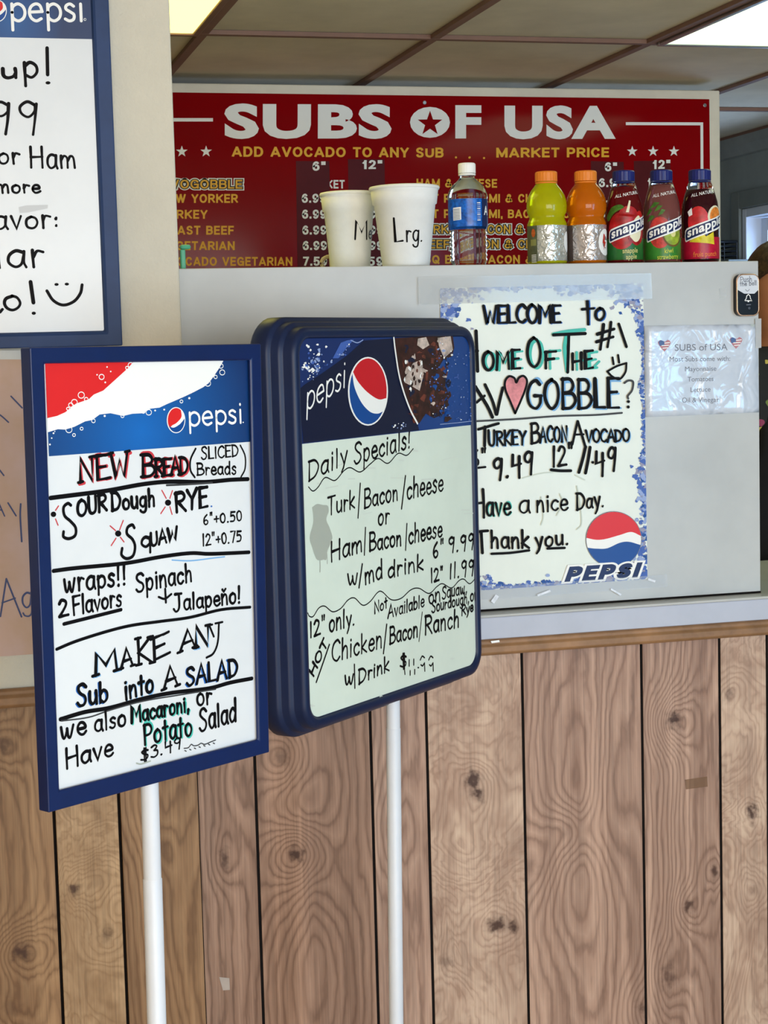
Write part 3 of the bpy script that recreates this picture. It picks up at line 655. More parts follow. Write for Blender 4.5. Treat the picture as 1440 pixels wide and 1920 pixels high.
# ------------------------------------------------------------------ menu stand with the white marker board
def q2(pl, pts, z, off=0): return [pl.uv(z[0]+z[2]*x, z[1]+z[2]*y, off) for x, y in pts]
Z1 = (30, 620, .34028); Z2 = (30, 1020, .34028)
c1 = CAM+ray(275, 1080)*2.48; B1 = Plane(c1, 0.57567925)
out = q2(B1, [(77, 93), (1350, 72)], Z1)+q2(B1, [(1397, 1148), (180, 1482)], Z2)
inn = q2(B1, [(164, 184), (1290, 165)], Z1)+q2(B1, [(1334, 1076), (246, 1354)], Z2)
def pole_pts(pl, off, pa, pb):
    a = pl.px(*pa, off); c = pl.px(*pb, off); t = (a[2]-.012)/(a[2]-c[2]); return a, a+(c-a)*t
def stand_pole(root, pl, off, pa, pb, pj, r_up, r_lo, zoff=.0):
    a, g = pole_pts(pl, off, pa, pb); j = pl.px(*pj, off); s = (a[2]-j[2])/(a[2]-g[2]); jp = a+(g-a)*s
    b = MB(); d = (a-g)/np.linalg.norm(a-g); b.tube([jp-d*.1, a+d*zoff], r_up, PIPE, 28); b.build('upper_pole', root)
    b = MB(); b.tube([g, jp-d*.002, jp], [r_lo, r_lo, r_lo-.0012], PIPE, 28); b.build('lower_pole', root)
    b = MB(); b.lathe([(0, -.012), (.19, -.012), (.19, -.006), (.182, 0), (.05, .006), (.03, .012), (.024, .05), (r_lo+.001, .05)], g, PIPE, 48); b.build('base_plate', root)
a, g = pole_pts(B1, -.03, (281, 1485), (294, 1920))
st1 = thing('menu_stand', 'square-framed blue menu stand with white marker board reading NEW BREAD', 'menu stand', (g[0], g[1], 0), 'menu stands before the counter', rz=B1.yaw)
stand_pole(st1, B1, -.03, (281, 1485), (294, 1920), (286, 1646), .0132, .0142, .25)
b = MB(); L = lambda q, o: [B1.w(p[0], p[1], o) for p in q]
shr = lambda q, k: [np.array(p)+k*np.array([1 if i in (0, 3) else -1, -1 if i in (0, 1) else 1]) for i, p in enumerate(q)]
b.loft([L(shr(inn, -.004), -.008), L(inn, -.003), L(shr(inn, -.003), 0), L(shr(out, .0), 0), L(out, -.022), L(shr(out, .01), -.022)], NAVY)
b.build('frame', st1, bevel=.0018)
b = MB(); b.hexa(L(shr(inn, -.006), -.008), L(shr(inn, -.006), -.012), WBOARD); sh1 = b.build('marker_board', st1)
b = MB(); b.hexa(L(shr(out, .008), -.0125), L(shr(out, .008), -.0205), NAVYD); b.build('backing', st1)
OFF = -.0075
for (a_, c_) in ((0, 0), (1, 1), (2, 2), (3, 3)):
    pass
cb = B1.px(30+.34*690, 620+.34*560, OFF)
HB1 = header_blue('printed_blue_header', B1, Z1, cb-np.array(st1.location), .24, [(0, (8, 104, 190)), (.35, (8, 84, 158)), (.75, (8, 62, 124)), (1, (10, 40, 92))])
# object space of the part is turned with the stand: give the centre in that frame
cl = INV[st1] @ Vector(cb)
for n_ in HB1.node_tree.nodes:
    if n_.type == 'VECT_MATH': n_.inputs[1].default_value = cl
hp = Pen(B1, OFF, Z1, PRW)
hp.fill([(160, 180), (1290, 163), (1293, 612), (182, 692)], HB1)
hp.fill([(160, 180), (644, 174), (618, 205), (560, 258), (480, 330), (428, 352), (400, 378), (330, 402), (270, 450), (225, 470), (172, 482)], PRR, layer=1)
hp.fill([(172, 482), (225, 470), (270, 450), (330, 402), (400, 378), (428, 352), (480, 330), (560, 258), (618, 205), (644, 174), (1142, 166), (1120, 205), (1090, 250), (1060, 290), (1030, 312), (980, 338), (930, 362), (880, 384), (830, 405), (790, 424), (740, 430), (700, 455), (640, 458), (590, 470), (520, 455), (460, 462), (420, 492), (380, 500), (320, 530), (270, 545), (230, 543), (174, 560)], PRW, layer=1)
rr = random.Random(3)
for x, y, r in ((1135, 230, 14), (1055, 290, 16), (1128, 195, 12), (1098, 255, 9), (290, 545, 17), (318, 575, 8), (360, 540, 8), (730, 450, 15), (700, 445, 10), (910, 390, 8), (953, 372, 6), (487, 470, 6), (425, 497, 10), (585, 470, 9), (815, 435, 5), (765, 440, 5), (205, 565, 5), (195, 592, 4), (185, 627, 5), (212, 555, 3)):
    hp.ring(x, y, r, 4.5, PRW, layer=2) if r > 6 else hp.dot(x, y, r, PRW, layer=2)
for x, y, r in ((358, 355, 17), (470, 255, 14), (320, 395, 16), (445, 243, 6), (500, 200, 6), (490, 285, 7), (520, 225, 6), (300, 410, 12), (385, 378, 10), (285, 430, 8), (630, 190, 14), (610, 205, 8)):
    hp.ring(x, y, r, 5, PRW, layer=2) if r > 7 else hp.dot(x, y, r*.7, PRW, layer=2)
def globe(pen, x, y, rx, ry, rim, layer=2, tilt=0, red=PRR, blue=PRB):
    pen.dot(x, y, rx, PRW, layer, ry=ry, n=40); a, c = rx-rim, ry-rim
    E_ = lambda t0, t1, n=18: [(x+a*math.cos(t), y+c*math.sin(t)) for t in np.linspace(t0, t1, n)]
    return E_, a, c
def new_globe(pen, x, y, rx, ry, rim, layer=2, mirror=False):
    E_, a, c = globe(pen, x, y, rx, ry, rim, layer)
    if not mirror:                 # red above, thin white smile, blue below, rising to the right
        p0, p1 = R(140), R(305)
        top_ = E_(p0, p1); s_, e_ = top_[0], top_[-1]
        cv = smooth_pts([e_, (x+a*.62, y-c*.25), (x+a*.05, y+c*.22), (x-a*.45, y+c*.42), s_], 6)
        pen.fill(top_+[tuple(p) for p in cv[1:-1]], PRR, layer=layer+1)
        lo = E_(R(-8), R(150)); s_, e_ = lo[0], lo[-1]
        cv = smooth_pts([e_, (x-a*.3, y+c*.62), (x+a*.35, y+c*.38), (x+a*.75, y+c*.1), s_], 6)
        pen.fill(lo+[tuple(p) for p in cv[1:-1]], PRB, layer=layer+1)
    else:
        top_ = E_(R(216), R(372)); s_, e_ = top_[0], top_[-1]
        cv = smooth_pts([e_, (x+a*.55, y+c*.24), (x-a*.05, y+c*.02), (x-a*.55, y-c*.3), s_], 6)
        pen.fill(top_+[tuple(p) for p in cv[1:-1]], PRRD, layer=layer+1)
        lo = E_(R(38), R(212)); s_, e_ = lo[0], lo[-1]
        cv = smooth_pts([e_, (x-a*.72, y-c*.1), (x-a*.35, y+c*.35), (x+a*.1, y+c*.62), (x+a*.5, y+c*.68), s_], 6)
        pen.fill(lo+[tuple(p) for p in cv[1:-1]], PRB, layer=layer+1)
new_globe(hp, 880, 493, 51, 72, 5)
PEP = {'p': "5|.6,6 .6,-3.2;~.6,3 .9,5 2.6,6 4.3,5 4.9,3 4.3,1 2.6,0 .9,1 .6,3", 'e': "5|.6,3.1 4.7,3.3;~4.7,3.3 4,5.4 2.6,6 1,5 .4,3 1,1 2.6,0 4.3,.8", 's': "4|~3.4,5.2 2.2,6 .9,5.4 .8,4.2 2.2,3.2 3.4,2.2 3.2,.6 1.8,0 .4,.7", 'i': "1.6|.8,6 .8,0;.8,8.4 .8,8.7"}
def logo(pen, x0, y0, x1, y1, h, w, layer=2, slant=0, turn=False):
    keep = {k: GL[k] for k in PEP}; j = pen.jit; pen.jit = 0
    for k, v in PEP.items():
        G[k], sv = v, G[k]; GL[k] = parse(k); G[k] = sv
    pen.word('pepsi', x0, y0, x1, y1, h, w, PRW, layer=layer, slant=slant, turn=turn, track=.1)
    GL.update(keep); pen.jit = j
logo(hp, 950, 525, 1245, 507, 122, 14); hp.dot(1250, 505, 3.5, PRW, layer=2)
hp.mb.build('header_artwork', sh1)
p = Pen(B1, OFF, Z1, INK); p.auto = True; p.wk = 1.42
SH = (INKR, 7, 4, 15)
p.word('NEW', 350, 838, 622, 800, 138, 13, serif=True, shadow=SH)
p.word('B', 697, 806, 765, 802, 128, 13, serif=True, shadow=SH); p.word('READ', 768, 802, 950, 788, 96, 13, serif=True, shadow=SH, track=.05)
p.stroke([(990, 650), (962, 710), (962, 770), (985, 808)], 10)
p.word('SLICED', 1022, 710, 1226, 692, 64, 7); p.word('Breads', 998, 796, 1214, 790, 68, 7.5)
p.stroke([(1236, 632), (1262, 690), (1262, 760), (1240, 806)], 8)
p.stroke([(190, 922), (300, 908), (500, 882), (700, 846), (850, 832), (1040, 834), (1180, 822), (1278, 818)], 21)
p.stroke([(830, 852), (960, 846), (1080, 838)], 9, INKS)
BOLD = 15
p.stroke([(302, 962), (285, 952), (262, 975), (268, 1020), (300, 1050), (328, 1085), (326, 1128), (292, 1146), (262, 1136), (262, 1108)], 15)
p.word('OUR', 338, 1026, 500, 990, 92, 14); p.word('Dough', 528, 992, 765, 966, 98, 13)
def burst(x, y, r, rays):
    p.dot(x, y, r)
    for a_, c_, e_, f_ in rays: p.stroke([(x+a_, y+c_), (x+e_, y+f_)], 6, INKR, curve=False)
burst(206, 1012, 15, [(12, -22, 28, -46), (12, 26, 26, 60)])
burst(838, 948, 17, [(-10, -24, -34, -68), (10, -24, 24, -66), (-16, 24, -40, 60), (10, 22, 22, 64)])
p.word('RYE', 880, 1000, 1058, 968, 112, 14); p.dot(1077, 968, 5, INKB)
burst(563, 1118, 17, [(-14, -16, -44, -42), (8, -20, 28, -72), (-12, 26, -38, 66), (12, 20, 32, 46)])
p.stroke([(652, 1086), (640, 1070), (615, 1085), (612, 1120), (642, 1150), (656, 1190), (645, 1240), (610, 1256), (582, 1236), (585, 1200)], 15)
p.word('q', 690, 1192, 745, 1188, 90, 12); p.word('UAW', 742, 1188, 890, 1150, 74, 13)
p.word('6"+0.50', 1032, 1070, 1245, 1046, 60, 7); p.word('12"+0.75', 1028, 1186, 1242, 1162, 66, 7)
p.stroke([(860, 1264), (960, 1268), (1080, 1254), (1150, 1246)], 6, INKLB, layer=-1)
p.stroke([(206, 1324), (330, 1308), (600, 1282), (800, 1246), (960, 1226), (1060, 1230), (1180, 1226), (1284, 1221)], 19)
p.zoom(Z2)
p.word('wraps!!', 265, 268, 608, 222, 112, 12); p.word('Spinach', 662, 266, 970, 206, 104, 11)
p.word('2', 236, 402, 288, 394, 98, 12); p.word('Flavors', 316, 394, 582, 338, 102, 11); p.stroke([(264, 441), (420, 402), (579, 362)], 17)
p.stroke([(822, 248), (826, 322)], 12); p.stroke([(786, 292), (820, 302), (856, 276)], 11)
p.word('Jalapeňo!', 868, 372, 1238, 322, 92, 11)
p.stroke([(224, 580), (330, 536), (500, 482), (640, 448), (800, 426), (960, 404), (1130, 362), (1290, 348)], 15)
MS = (INKLB, 5, 5, 10)
p.word('M', 432, 726, 562, 694, 122, 14, serif=True, shadow=MS); p.word('A', 578, 686, 646, 668, 98, 12, serif=True); p.word('K', 668, 664, 752, 650, 150, 13, serif=True); p.word('E', 758, 640, 835, 606, 118, 12, serif=True)
p.word('A', 905, 594, 990, 566, 112, 12, serif=True); p.word('N', 985, 572, 1068, 560, 122, 13, serif=True, shadow=MS)
p.stroke([(1064, 446), (1090, 510)], 11); p.stroke([(1118, 438), (1112, 540), (1088, 602), (1050, 626)], 11); p.stroke([(1050, 450), (1082, 444)], 10); p.stroke([(1098, 438), (1138, 430)], 10)
BS = (INKB, -6, 6, 9)
p.word('Sub', 338, 892, 508, 868, 112, 13, shadow=BS); p.word('into', 600, 858, 758, 812, 112, 13, shadow=MS); p.word('A', 814, 802, 892, 776, 112, 13, serif=True); p.word('SALAD', 940, 782, 1224, 726, 100, 13, shadow=BS)
p.stroke([(245, 966), (380, 926), (520, 902), (700, 852), (860, 820), (1060, 796), (1180, 764), (1300, 741)], 20)
p.stroke([(250, 975), (400, 955), (520, 915), (700, 866), (900, 832), (1100, 800)], 7, INKS)
p.word('we', 246, 1076, 388, 1044, 112, 12); p.word('also', 434, 1036, 606, 1000, 100, 11); TS = (INKT, 6, 4, 12)
p.word('Macaroni,', 636, 986, 955, 920, 92, 12, shadow=TS); p.word('or', 996, 892, 1080, 880, 108, 11)
p.word('Potato', 706, 1106, 970, 1052, 116, 12, shadow=TS); p.word('Salad', 1012, 1034, 1214, 976, 122, 12)
p.word('Have', 276, 1238, 536, 1164, 108, 12)
p.word('$3.49', 688, 1200, 912, 1122, 66, 8)
p.stroke([(926, 1126), (950, 1122), (966, 1104), (980, 1112), (1004, 1108), (1020, 1098), (1040, 1104), (1070, 1092), (1100, 1080)], 5, INKS)
for i in range(7): p.stroke([(930+i*26, 1138-i*7), (938+i*26, 1142-i*7)], 5, INKS)
p.stroke([(664, 1208), (690, 1212), (740, 1196)], 7, INKG)
p.build('handwritten_word', sh1)

# ------------------------------------------------------------------ ribbed menu stand with the greenish marker board
Z3 = (480, 580, .30556); Z4 = (480, 960, .30556)
c2 = CAM+ray(720, 990)*3.05; B2 = Plane(c2, 0.75029915)
inn = q2(B2, [(272, 188), (1313, 152)], Z3)+q2(B2, [(1356, 946), (327, 1276)], Z4)
us = [p_[0] for p_ in inn]; vs = [p_[1] for p_ in inn]
u0, u1 = (us[0]+us[3])/2, (us[1]+us[2])/2; v1, v0 = (vs[0]+vs[1])/2, (vs[2]+vs[3])/2
def rrect(u0, u1, v0, v1, r, n=9):
    P = []
    for cx, cy, a0 in ((u1-r, v1-r, 0), (u0+r, v1-r, 90), (u0+r, v0+r, 180), (u1-r, v0+r, 270)):
        for k in range(n):
            q = R(a0+90*k/(n-1)); P.append((cx+r*math.cos(q), cy+r*math.sin(q)))
    return P
def ring2(o, d): return [B2.w(x, y, d) for x, y in rrect(u0-o, u1+o, v0-o, v1+o, .03+o*.9)]
u1 += .003
prof = [(-.003, -.004), (0, -.0028), (.0, .0), (.004, .002), (.010, .0025), (.016, 0), (.0185, -.006), (.0185, -.019), (.0195, -.0205), (.0245, -.022), (.0268, -.026), (.0268, -.038), (.028, -.0395), (.0330, -.041), (.0352, -.045), (.0352, -.072), (.032, -.077), (.0, -.0775)]
a, g = pole_pts(B2, -.04, (737, 1322), (738.5, 1920))
g = B2.px(742, 1920, -.04)
st2 = thing('menu_stand', 'blue menu stand with ribbed rounded plastic frame and greenish board reading Daily Specials', 'menu stand', (g[0], g[1], 0), 'menu stands before the counter', rz=B2.yaw)
b = MB(); b.loft([ring2(o, d) for o, d in prof], NAVYD, True)
b.build('frame', st2)
b = MB(); b.prism(ring2(-.002, -.009), B2.n*.006, GBOARD); sh2 = b.build('marker_board', st2)
b = MB(); b.prism(ring2(.02, -.070), -B2.n*.006, NAVYD); b.build('backing', st2)
stand_pole(st2, B2, -.04, (737, 1322), (743, 1920), (738, 1364), .0128, .0134, .3)
OF2 = -.0026
HB2 = header_blue('printed_deep_blue_header', B2, Z3, INV[st2] @ Vector(B2.px(480+.3056*1180, 580+.3056*450, OF2)), .30, [(0, (6, 66, 140)), (.5, (8, 56, 126)), (1, (10, 40, 100))])
hp = Pen(B2, OF2, Z3, PRW)
tl = [B2.uv(480+.3056*x, 580+.3056*y, OF2) for x, y in ((285, 826), (1336, 708))]
loop = [pt for pt in rrect(u0+.001, u1-.001, v0, v1-.001, .029) if pt[1] > (v0+v1)/2]
Q = loop+[np.array(tl[0]), np.array(tl[1])]
Q = [np.array(x) for x in loop]; Q = sorted(Q[:9], key=lambda t: t[1])+Q[9:]
poly = [np.array([u1-.001, tl[1][1]])]+Q+[np.array([u0+.001, tl[0][1]])]
tr = tessellate_polygon([[Vector((x[0], x[1], 0)) for x in poly]]); hp.put(poly, [tuple(t) for t in tr], HB2)
hp.fill([(262, 492), (300, 460), (420, 382), (560, 282), (660, 192), (838, 178), (855, 300), (890, 440), (930, 570), (990, 700), (1000, 742), (290, 820)], PRNK, layer=1)
hp.fill([(470, 300), (520, 205), (560, 190), (600, 185), (560, 230), (505, 300)], PRSK, layer=1); hp.stroke([(580, 190), (620, 205), (655, 188)], 6, PRSL, layer=2)
rr = random.Random(11)
def splat(pen, x, y, r, ink, layer, n=9, ry=None):
    ry = ry or r
    pen.fill([(x+r*k*math.cos(t), y+ry*k*math.sin(t)) for t, k in [(2*math.pi*i/n+rr.uniform(-.2, .2), rr.uniform(.35, 1.15)) for i in range(n)]], ink, layer=layer)
for i in range(46):
    x = rr.gauss(355, 38); y = rr.gauss(335, 32)
    if y < 470-(x-275)*.72: splat(hp, x, y, rr.uniform(4, 15), rr.choice([PRW, PRSL, PRSL, PRSK]), 2, 7)
for i in range(36):
    t = rr.random(); splat(hp, 285+t*300+rr.gauss(0, 12), 465-t*235+rr.gauss(0, 14)-10, rr.uniform(3, 9), rr.choice([PRSL, PRW, PRSK]), 2, 6)
for x, y in ((320, 230), (310, 222), (375, 215), (335, 250), (300, 330), (285, 355), (430, 230)): splat(hp, x, y, 9, PRW, 2, 6)
new_globe(hp, 685, 503, 123, 211, 9, 2, True)
logo(hp, 306, 622, 545, 474, 168, 13, slant=.12)
COLA = [(850, 176), (1205, 160), (1215, 235), (1200, 290), (1150, 305), (1120, 355), (1165, 400), (1160, 470), (1180, 520), (1150, 560), (1155, 640), (1090, 668), (1040, 640), (1000, 700), (970, 690), (930, 590), (890, 440), (860, 300)]
hp.fill(COLA, PRCOL, layer=2)
for i in range(120):
    x = rr.uniform(890, 1180); y = rr.uniform(190, 680)
    if x > 860+(y-180)*.2: splat(hp, x, y, rr.uniform(8, 26), rr.choice([PRCOL2, PRCOL, PRNK, PRCOL2, PRICE if rr.random() < .25 else PRCOL, PRB if x > 1070 else PRCOL]), 3, 8, rr.uniform(8, 34))
for pts in ([(905, 430), (960, 330), (1010, 310), (1025, 400), (1000, 500), (950, 470), (910, 450)], [(990, 180), (1040, 170), (1060, 220), (1020, 245), (985, 220)], [(1110, 175), (1190, 165), (1205, 250), (1150, 300), (1120, 230)]):
    hp.fill(pts, PRICE, layer=4)
for i in range(26): splat(hp, rr.uniform(905, 1020), rr.uniform(320, 490), rr.uniform(4, 14), rr.choice([PRCOL2, PRW, PRICE, PRCOL]), 5, 6, 18)
for i in range(14): splat(hp, rr.uniform(1110, 1200), rr.uniform(170, 295), rr.uniform(5, 15), rr.choice([PRW, PRSL, PRLG, PRICE]), 5, 6)
for i in range(150):
    x = rr.uniform(1060, 1318); y = rr.uniform(250, 680); splat(hp, x, y, rr.uniform(2, 7), rr.choice([PRSL, PRSK, PRSK, PRSK, PRW if rr.random() < .3 else PRSK]), 5, 5)
hp.stroke([(840, 176), (850, 260), (872, 400), (905, 520), (945, 625), (985, 700)], 15, PRW, layer=6)
for i in range(14): splat(hp, rr.uniform(830, 920), rr.uniform(690, 745), rr.uniform(3, 9), rr.choice([PRSK, PRW, PRSL]), 2, 6)
hp.stroke([(1125, 706), (1220, 697), (1318, 686)], 4, PRSL, layer=6, curve=False)
hp.mb.build('header_artwork', sh2)
p = Pen(B2, OF2, Z3, INK); p.auto = True; p.wk = 1.55
SL = .07
p.word('Daily', 322, 1056, 560, 944, 118, 10, slant=SL); p.word('Specials!', 602, 952, 948, 848, 122, 10, slant=SL)
p.stroke([(322, 1090), (350, 1115), (382, 1090), (425, 1032), (485, 1050), (540, 990), (580, 972), (640, 998), (700, 950), (750, 915), (810, 945), (872, 884), (925, 896), (965, 855)], 6)
p.word('Turk', 440, 1268, 606, 1218, 112, 9.5, slant=SL); p.stroke([(640, 1068), (626, 1280)], 9); p.word('Bacon', 664, 1222, 870, 1170, 112, 9.5, slant=SL); p.stroke([(917, 1022), (893, 1224)], 10); p.word('cheese', 925, 1166, 1148, 1112, 122, 9.5, slant=SL)
p.word('or', 748, 1328, 818, 1308, 104, 9, slant=SL)
p.fill([(345, 1215), (375, 1195), (410, 1200), (440, 1205), (446, 1240), (432, 1290), (452, 1340), (468, 1390), (465, 1420), (440, 1480), (432, 1535), (415, 1536), (395, 1540), (370, 1530), (345, 1460), (330, 1400), (350, 1320), (352, 1270)], INKG, curve=True, layer=-1)
p.stroke([(392, 1520), (394, 1570), (393, 1610)], 8, INKG, layer=-1); p.stroke([(436, 1500), (438, 1560)], 6, INKG, layer=-1)
p.cut()
for i in range(16):
    x = rr.uniform(340, 1280); y = rr.uniform(860, 1300); p.stroke([(x, y), (x+rr.uniform(20, 90), y+rr.uniform(-25, 10))], rr.uniform(3, 9), INKGL, layer=-1)
p.zoom(Z4)
p.word('Ham', 458, 308, 652, 240, 118, 10.5, slant=SL); p.stroke([(672, 96), (665, 264)], 9); p.word('Bacon', 696, 240, 892, 204, 108, 10.5, slant=SL); p.stroke([(926, 72), (918, 234)], 9); p.word('cheese', 936, 196, 1142, 150, 112, 10, slant=SL)
p.word('6"', 1084, 284, 1152, 268, 96, 10.5, slant=SL); p.word('9.99', 1180, 250, 1338, 224, 96, 10, slant=SL)
p.word('w', 562, 448, 628, 440, 116, 10); p.stroke([(652, 320), (632, 464)], 11); p.word('md', 668, 446, 776, 404, 116, 10.5); p.word('drink', 808, 408, 1028, 352, 104, 10.5, slant=SL)
p.word('12"', 1072, 434, 1150, 414, 84, 10); p.word('11.99', 1186, 410, 1338, 384, 96, 10, slant=SL)
p.stroke([(318, 620), (328, 640), (352, 640), (385, 590), (422, 578), (470, 612), (520, 592), (565, 540), (605, 528), (655, 572), (700, 550), (745, 495), (775, 490), (830, 538), (890, 530), (950, 478), (1000, 468), (1062, 500), (1110, 458), (1145, 440), (1200, 466), (1245, 422), (1275, 412), (1312, 440), (1350, 403)], 6)
p.word('Not', 727, 624, 806, 588, 72, 8); p.word('Available', 810, 652, 1032, 580, 80, 8, slant=SL); p.word('on', 1060, 566, 1132, 548, 96, 8); p.word('Squaw,', 1142, 536, 1294, 496, 76, 7.5, slant=SL)
p.word('Sourdough,', 1078, 618, 1308, 556, 68, 7.5, slant=SL); p.word('or', 1316, 548, 1356, 536, 76, 8); p.word('Rye', 1262, 636, 1332, 608, 62, 8, slant=SL)
p.word('12"', 330, 772, 428, 738, 102, 10); p.word('only.', 448, 738, 606, 692, 112, 10, slant=SL)
p.word('HOT', 352, 1012, 440, 806, 62, 11, turn=True); p.stroke([(370, 1044), (410, 930), (450, 814)], 10)
p.word('Chicken', 464, 922, 772, 834, 122, 10, slant=SL); p.stroke([(802, 690), (782, 868)], 10); p.word('Bacon', 820, 812, 992, 764, 104, 10.5, slant=SL); p.stroke([(1020, 614), (1000, 794)], 6); p.word('Ranch', 1036, 752, 1246, 704, 114, 10.5, slant=SL)
p.word('w', 545, 1062, 602, 1050, 96, 10); p.stroke([(604, 936), (607, 1080)], 10); p.word('Drink', 630, 1056, 818, 972, 92, 10, slant=SL)
p.word('$', 884, 958, 926, 950, 76, 9); 
for x, y0_, y1_ in ((940, 908, 945), (968, 904, 938), (946, 975, 1000), (974, 968, 994)): p.stroke([(x, y0_), (x, y1_)], 9)
p.stroke([(912, 972), (914, 996)], 8); p.dot(996, 955, 5)
for x in (1008, 1060): p.stroke([(x, 908), (x+12, 885), (x+26, 894)], 8); p.stroke([(x+4, 938), (x+14, 944), (x+26, 926)], 8); p.stroke([(x+26, 926), (x+28, 976)], 8)
for x, y in ((770, 1130), (1205, 900), (345, 1190)): splat(p, x, y, 22, INKGL, -1, 8, 10)
p.build('handwritten_word', sh2)
# ------------------------------------------------------------------ welcome poster taped to the grey screen
Z5 = (770, 500, .32639); Z6 = (840, 780, .29167)
POST = mat('cream_poster_card', (232, 236, 224), .3, .45, vary=.02, scale=8)
quad = [(824, 540), (1206, 531), (1214, 1086), (836, 1112)]
cc = PP.px(1020, 820)
post = thing('welcome_poster', 'large cream poster with splashy blue border reading WELCOME TO taped on the screen', 'poster', (cc[0], 3.2995, cc[2]-.29))
b = MB(); b.hexa([PP.px(*q, .0006) for q in quad], [PP.px(*q, .0016) for q in quad], POST); card = b.build('card', post, bevel=.0003)
hp = Pen(PP, .0019, (0, 0, 1), PRW)
rr = random.Random(5)
EDGE = [((824, 540), (1206, 531), (0, 1)), ((1206, 531), (1214, 1086), (-1, 0)), ((836, 1112), (1214, 1086), (0, -1)), ((824, 540), (836, 1112), (1, 0))]
def clampq(x, y):
    ll = 824+(y-540)*.021; rl = 1206+(y-531)*.0144; tb = 540-(x-824)*.0236; bb = 1112-(x-836)*.0688
    return min(max(x, ll+.4), rl-.4), min(max(y, tb+.4), bb-.4)
def border_blob(x, y, r, ink, layer):
    n = rr.randint(6, 10)
    hp.fill([clampq(x+r*k*math.cos(t), y+r*k*math.sin(t)*.9) for t, k in [(2*math.pi*i/n, rr.uniform(.35, 1.2)) for i in range(n)]], ink, layer=layer)
for (a_, c_, inw), depth, cnt in ((EDGE[0], 12, 300), (EDGE[1], 12, 420), (EDGE[2], 16, 380), (EDGE[3], 12, 160)):
    for i in range(cnt):
        t = rr.random(); clump = .55+.45*math.sin(t*23+depth)+.5*math.sin(t*9+1)
        if t < .12 or t > .88: clump += .9
        d = abs(rr.gauss(0, depth*.75))*max(.25, clump)
        x = a_[0]+(c_[0]-a_[0])*t+inw[0]*d; y = a_[1]+(c_[1]-a_[1])*t+inw[1]*d
        if d > 11 and rr.random() < .5: hp.ring(*clampq(x, y), rr.uniform(1.6, 3), 1.1, rr.choice([PRSK, PRSG]), 1)
        border_blob(x, y, rr.uniform(2.5, 7.5)*(1.2 if clump > .8 else .8), rr.choice([PRSK, PRSK, PRSL, PRSG, PRB if rr.random() < .5 else PRSK]), rr.randint(0, 4))
for i in range(70):
    x = 824+abs(rr.gauss(0, 42)); y = 540+abs(rr.gauss(0, 32)); x, y = clampq(x, y); border_blob(x, y, rr.uniform(2, 6), rr.choice([PRSL, PRSL, PRSG, PRSK, POST]), rr.randint(1, 4))
for i in range(60):
    x = 1200-abs(rr.gauss(0, 26)); y = 536+abs(rr.gauss(0, 22)); x, y = clampq(x, y); border_blob(x, y, rr.uniform(2, 6), rr.choice([PRSK, PRSL, PRSG, PRB]), rr.randint(1, 4))
hp.cut(); hp.zoom(Z6)
x, y, r_ = 1063, 792, 176
hp.dot(x, y, r_+4, PRLG, 5, n=48); hp.dot(x, y, r_, PRW, 6, n=48)
arc = lambda a0, a1, n=22: [(x+r_*math.cos(R(t)), y+r_*math.sin(R(t))) for t in np.linspace(a0, a1, n)]
up_ = arc(183, 353); cv = smooth_pts([up_[-1], (1175, 745), (1100, 765), (1010, 790), (950, 795), up_[0]], 6)
hp.fill(up_+[tuple(p_) for p_ in cv[1:-1]], PRR, layer=7)
lo_ = arc(12, 162); cv = smooth_pts([lo_[-1], (950, 852), (1020, 850), (1100, 815), (1160, 808), lo_[0]], 6)
hp.fill(lo_+[tuple(p_) for p_ in cv[1:-1]], PRB, layer=7)
hp.sans('PEPSI', 744, 1066, 1214, 1036, 96, PRW, .28, 8, .25, fat=.12); hp.sans('PEPSI', 744, 1066, 1214, 1036, 96, PRN, .26, 9, .25)
hp.build('printed_artwork', card)
p = Pen(PP, .0052, Z5, INK); p.auto = True
WB = (INKB, 7, 4, 13); WT = (INKT, 24, 0, 16)
p.word('WELCOME', 418, 326, 862, 320, 102, 17, shadow=WB, track=.06); p.word('t', 985, 334, 1052, 330, 150, 17, shadow=WB); p.word('o', 1058, 310, 1118, 304, 110, 16, shadow=WB)
p.stroke([(376, 370), (385, 600)], 20); p.stroke([(268, 376), (282, 606)], 20); p.stroke([(275, 490), (385, 484)], 17)
p.word('OME', 415, 596, 632, 584, 108, 17, shadow=(INKT, 14, 4, 14)); p.word('O', 668, 580, 752, 578, 166, 18, shadow=(INKT, 16, 6, 16)); p.word('F', 772, 584, 838, 580, 96, 17, shadow=WT)
p.stroke([(820, 388), (900, 372), (1000, 362)], 20, INKT, layer=-1); p.stroke([(895, 400), (885, 470), (900, 600)], 22, INKT, layer=-1); p.stroke([(820, 392), (1003, 384)], 19); p.stroke([(908, 392), (902, 606)], 19)
p.word('HE', 926, 594, 1050, 582, 98, 17, shadow=WT); p.stroke([(1050, 580), (1084, 545)], 14, INKT, layer=-1)
p.word('#', 1062, 482, 1172, 452, 132, 18); p.stroke([(1196, 330), (1240, 460)], 17)
p.stroke([(1160, 522), (1166, 560)], 13); p.stroke([(1192, 508), (1198, 550)], 13)
p.stroke([(1130, 602), (1184, 572), (1240, 554)], 12); p.stroke([(1240, 556), (1234, 606), (1200, 646), (1160, 632), (1132, 604)], 12)
p.stroke([(372, 690), (440, 800), (470, 864)], 20); p.stroke([(380, 780), (425, 742)], 15); p.stroke([(374, 690), (318, 860)], 19)
p.stroke([(428, 678), (470, 770), (492, 848)], 18); p.stroke([(530, 696), (512, 770), (496, 848)], 18)
HEART = [(600, 842), (572, 775), (545, 710), (542, 660), (565, 630), (595, 640), (606, 665), (622, 638), (648, 628), (668, 656), (656, 710), (632, 770)]
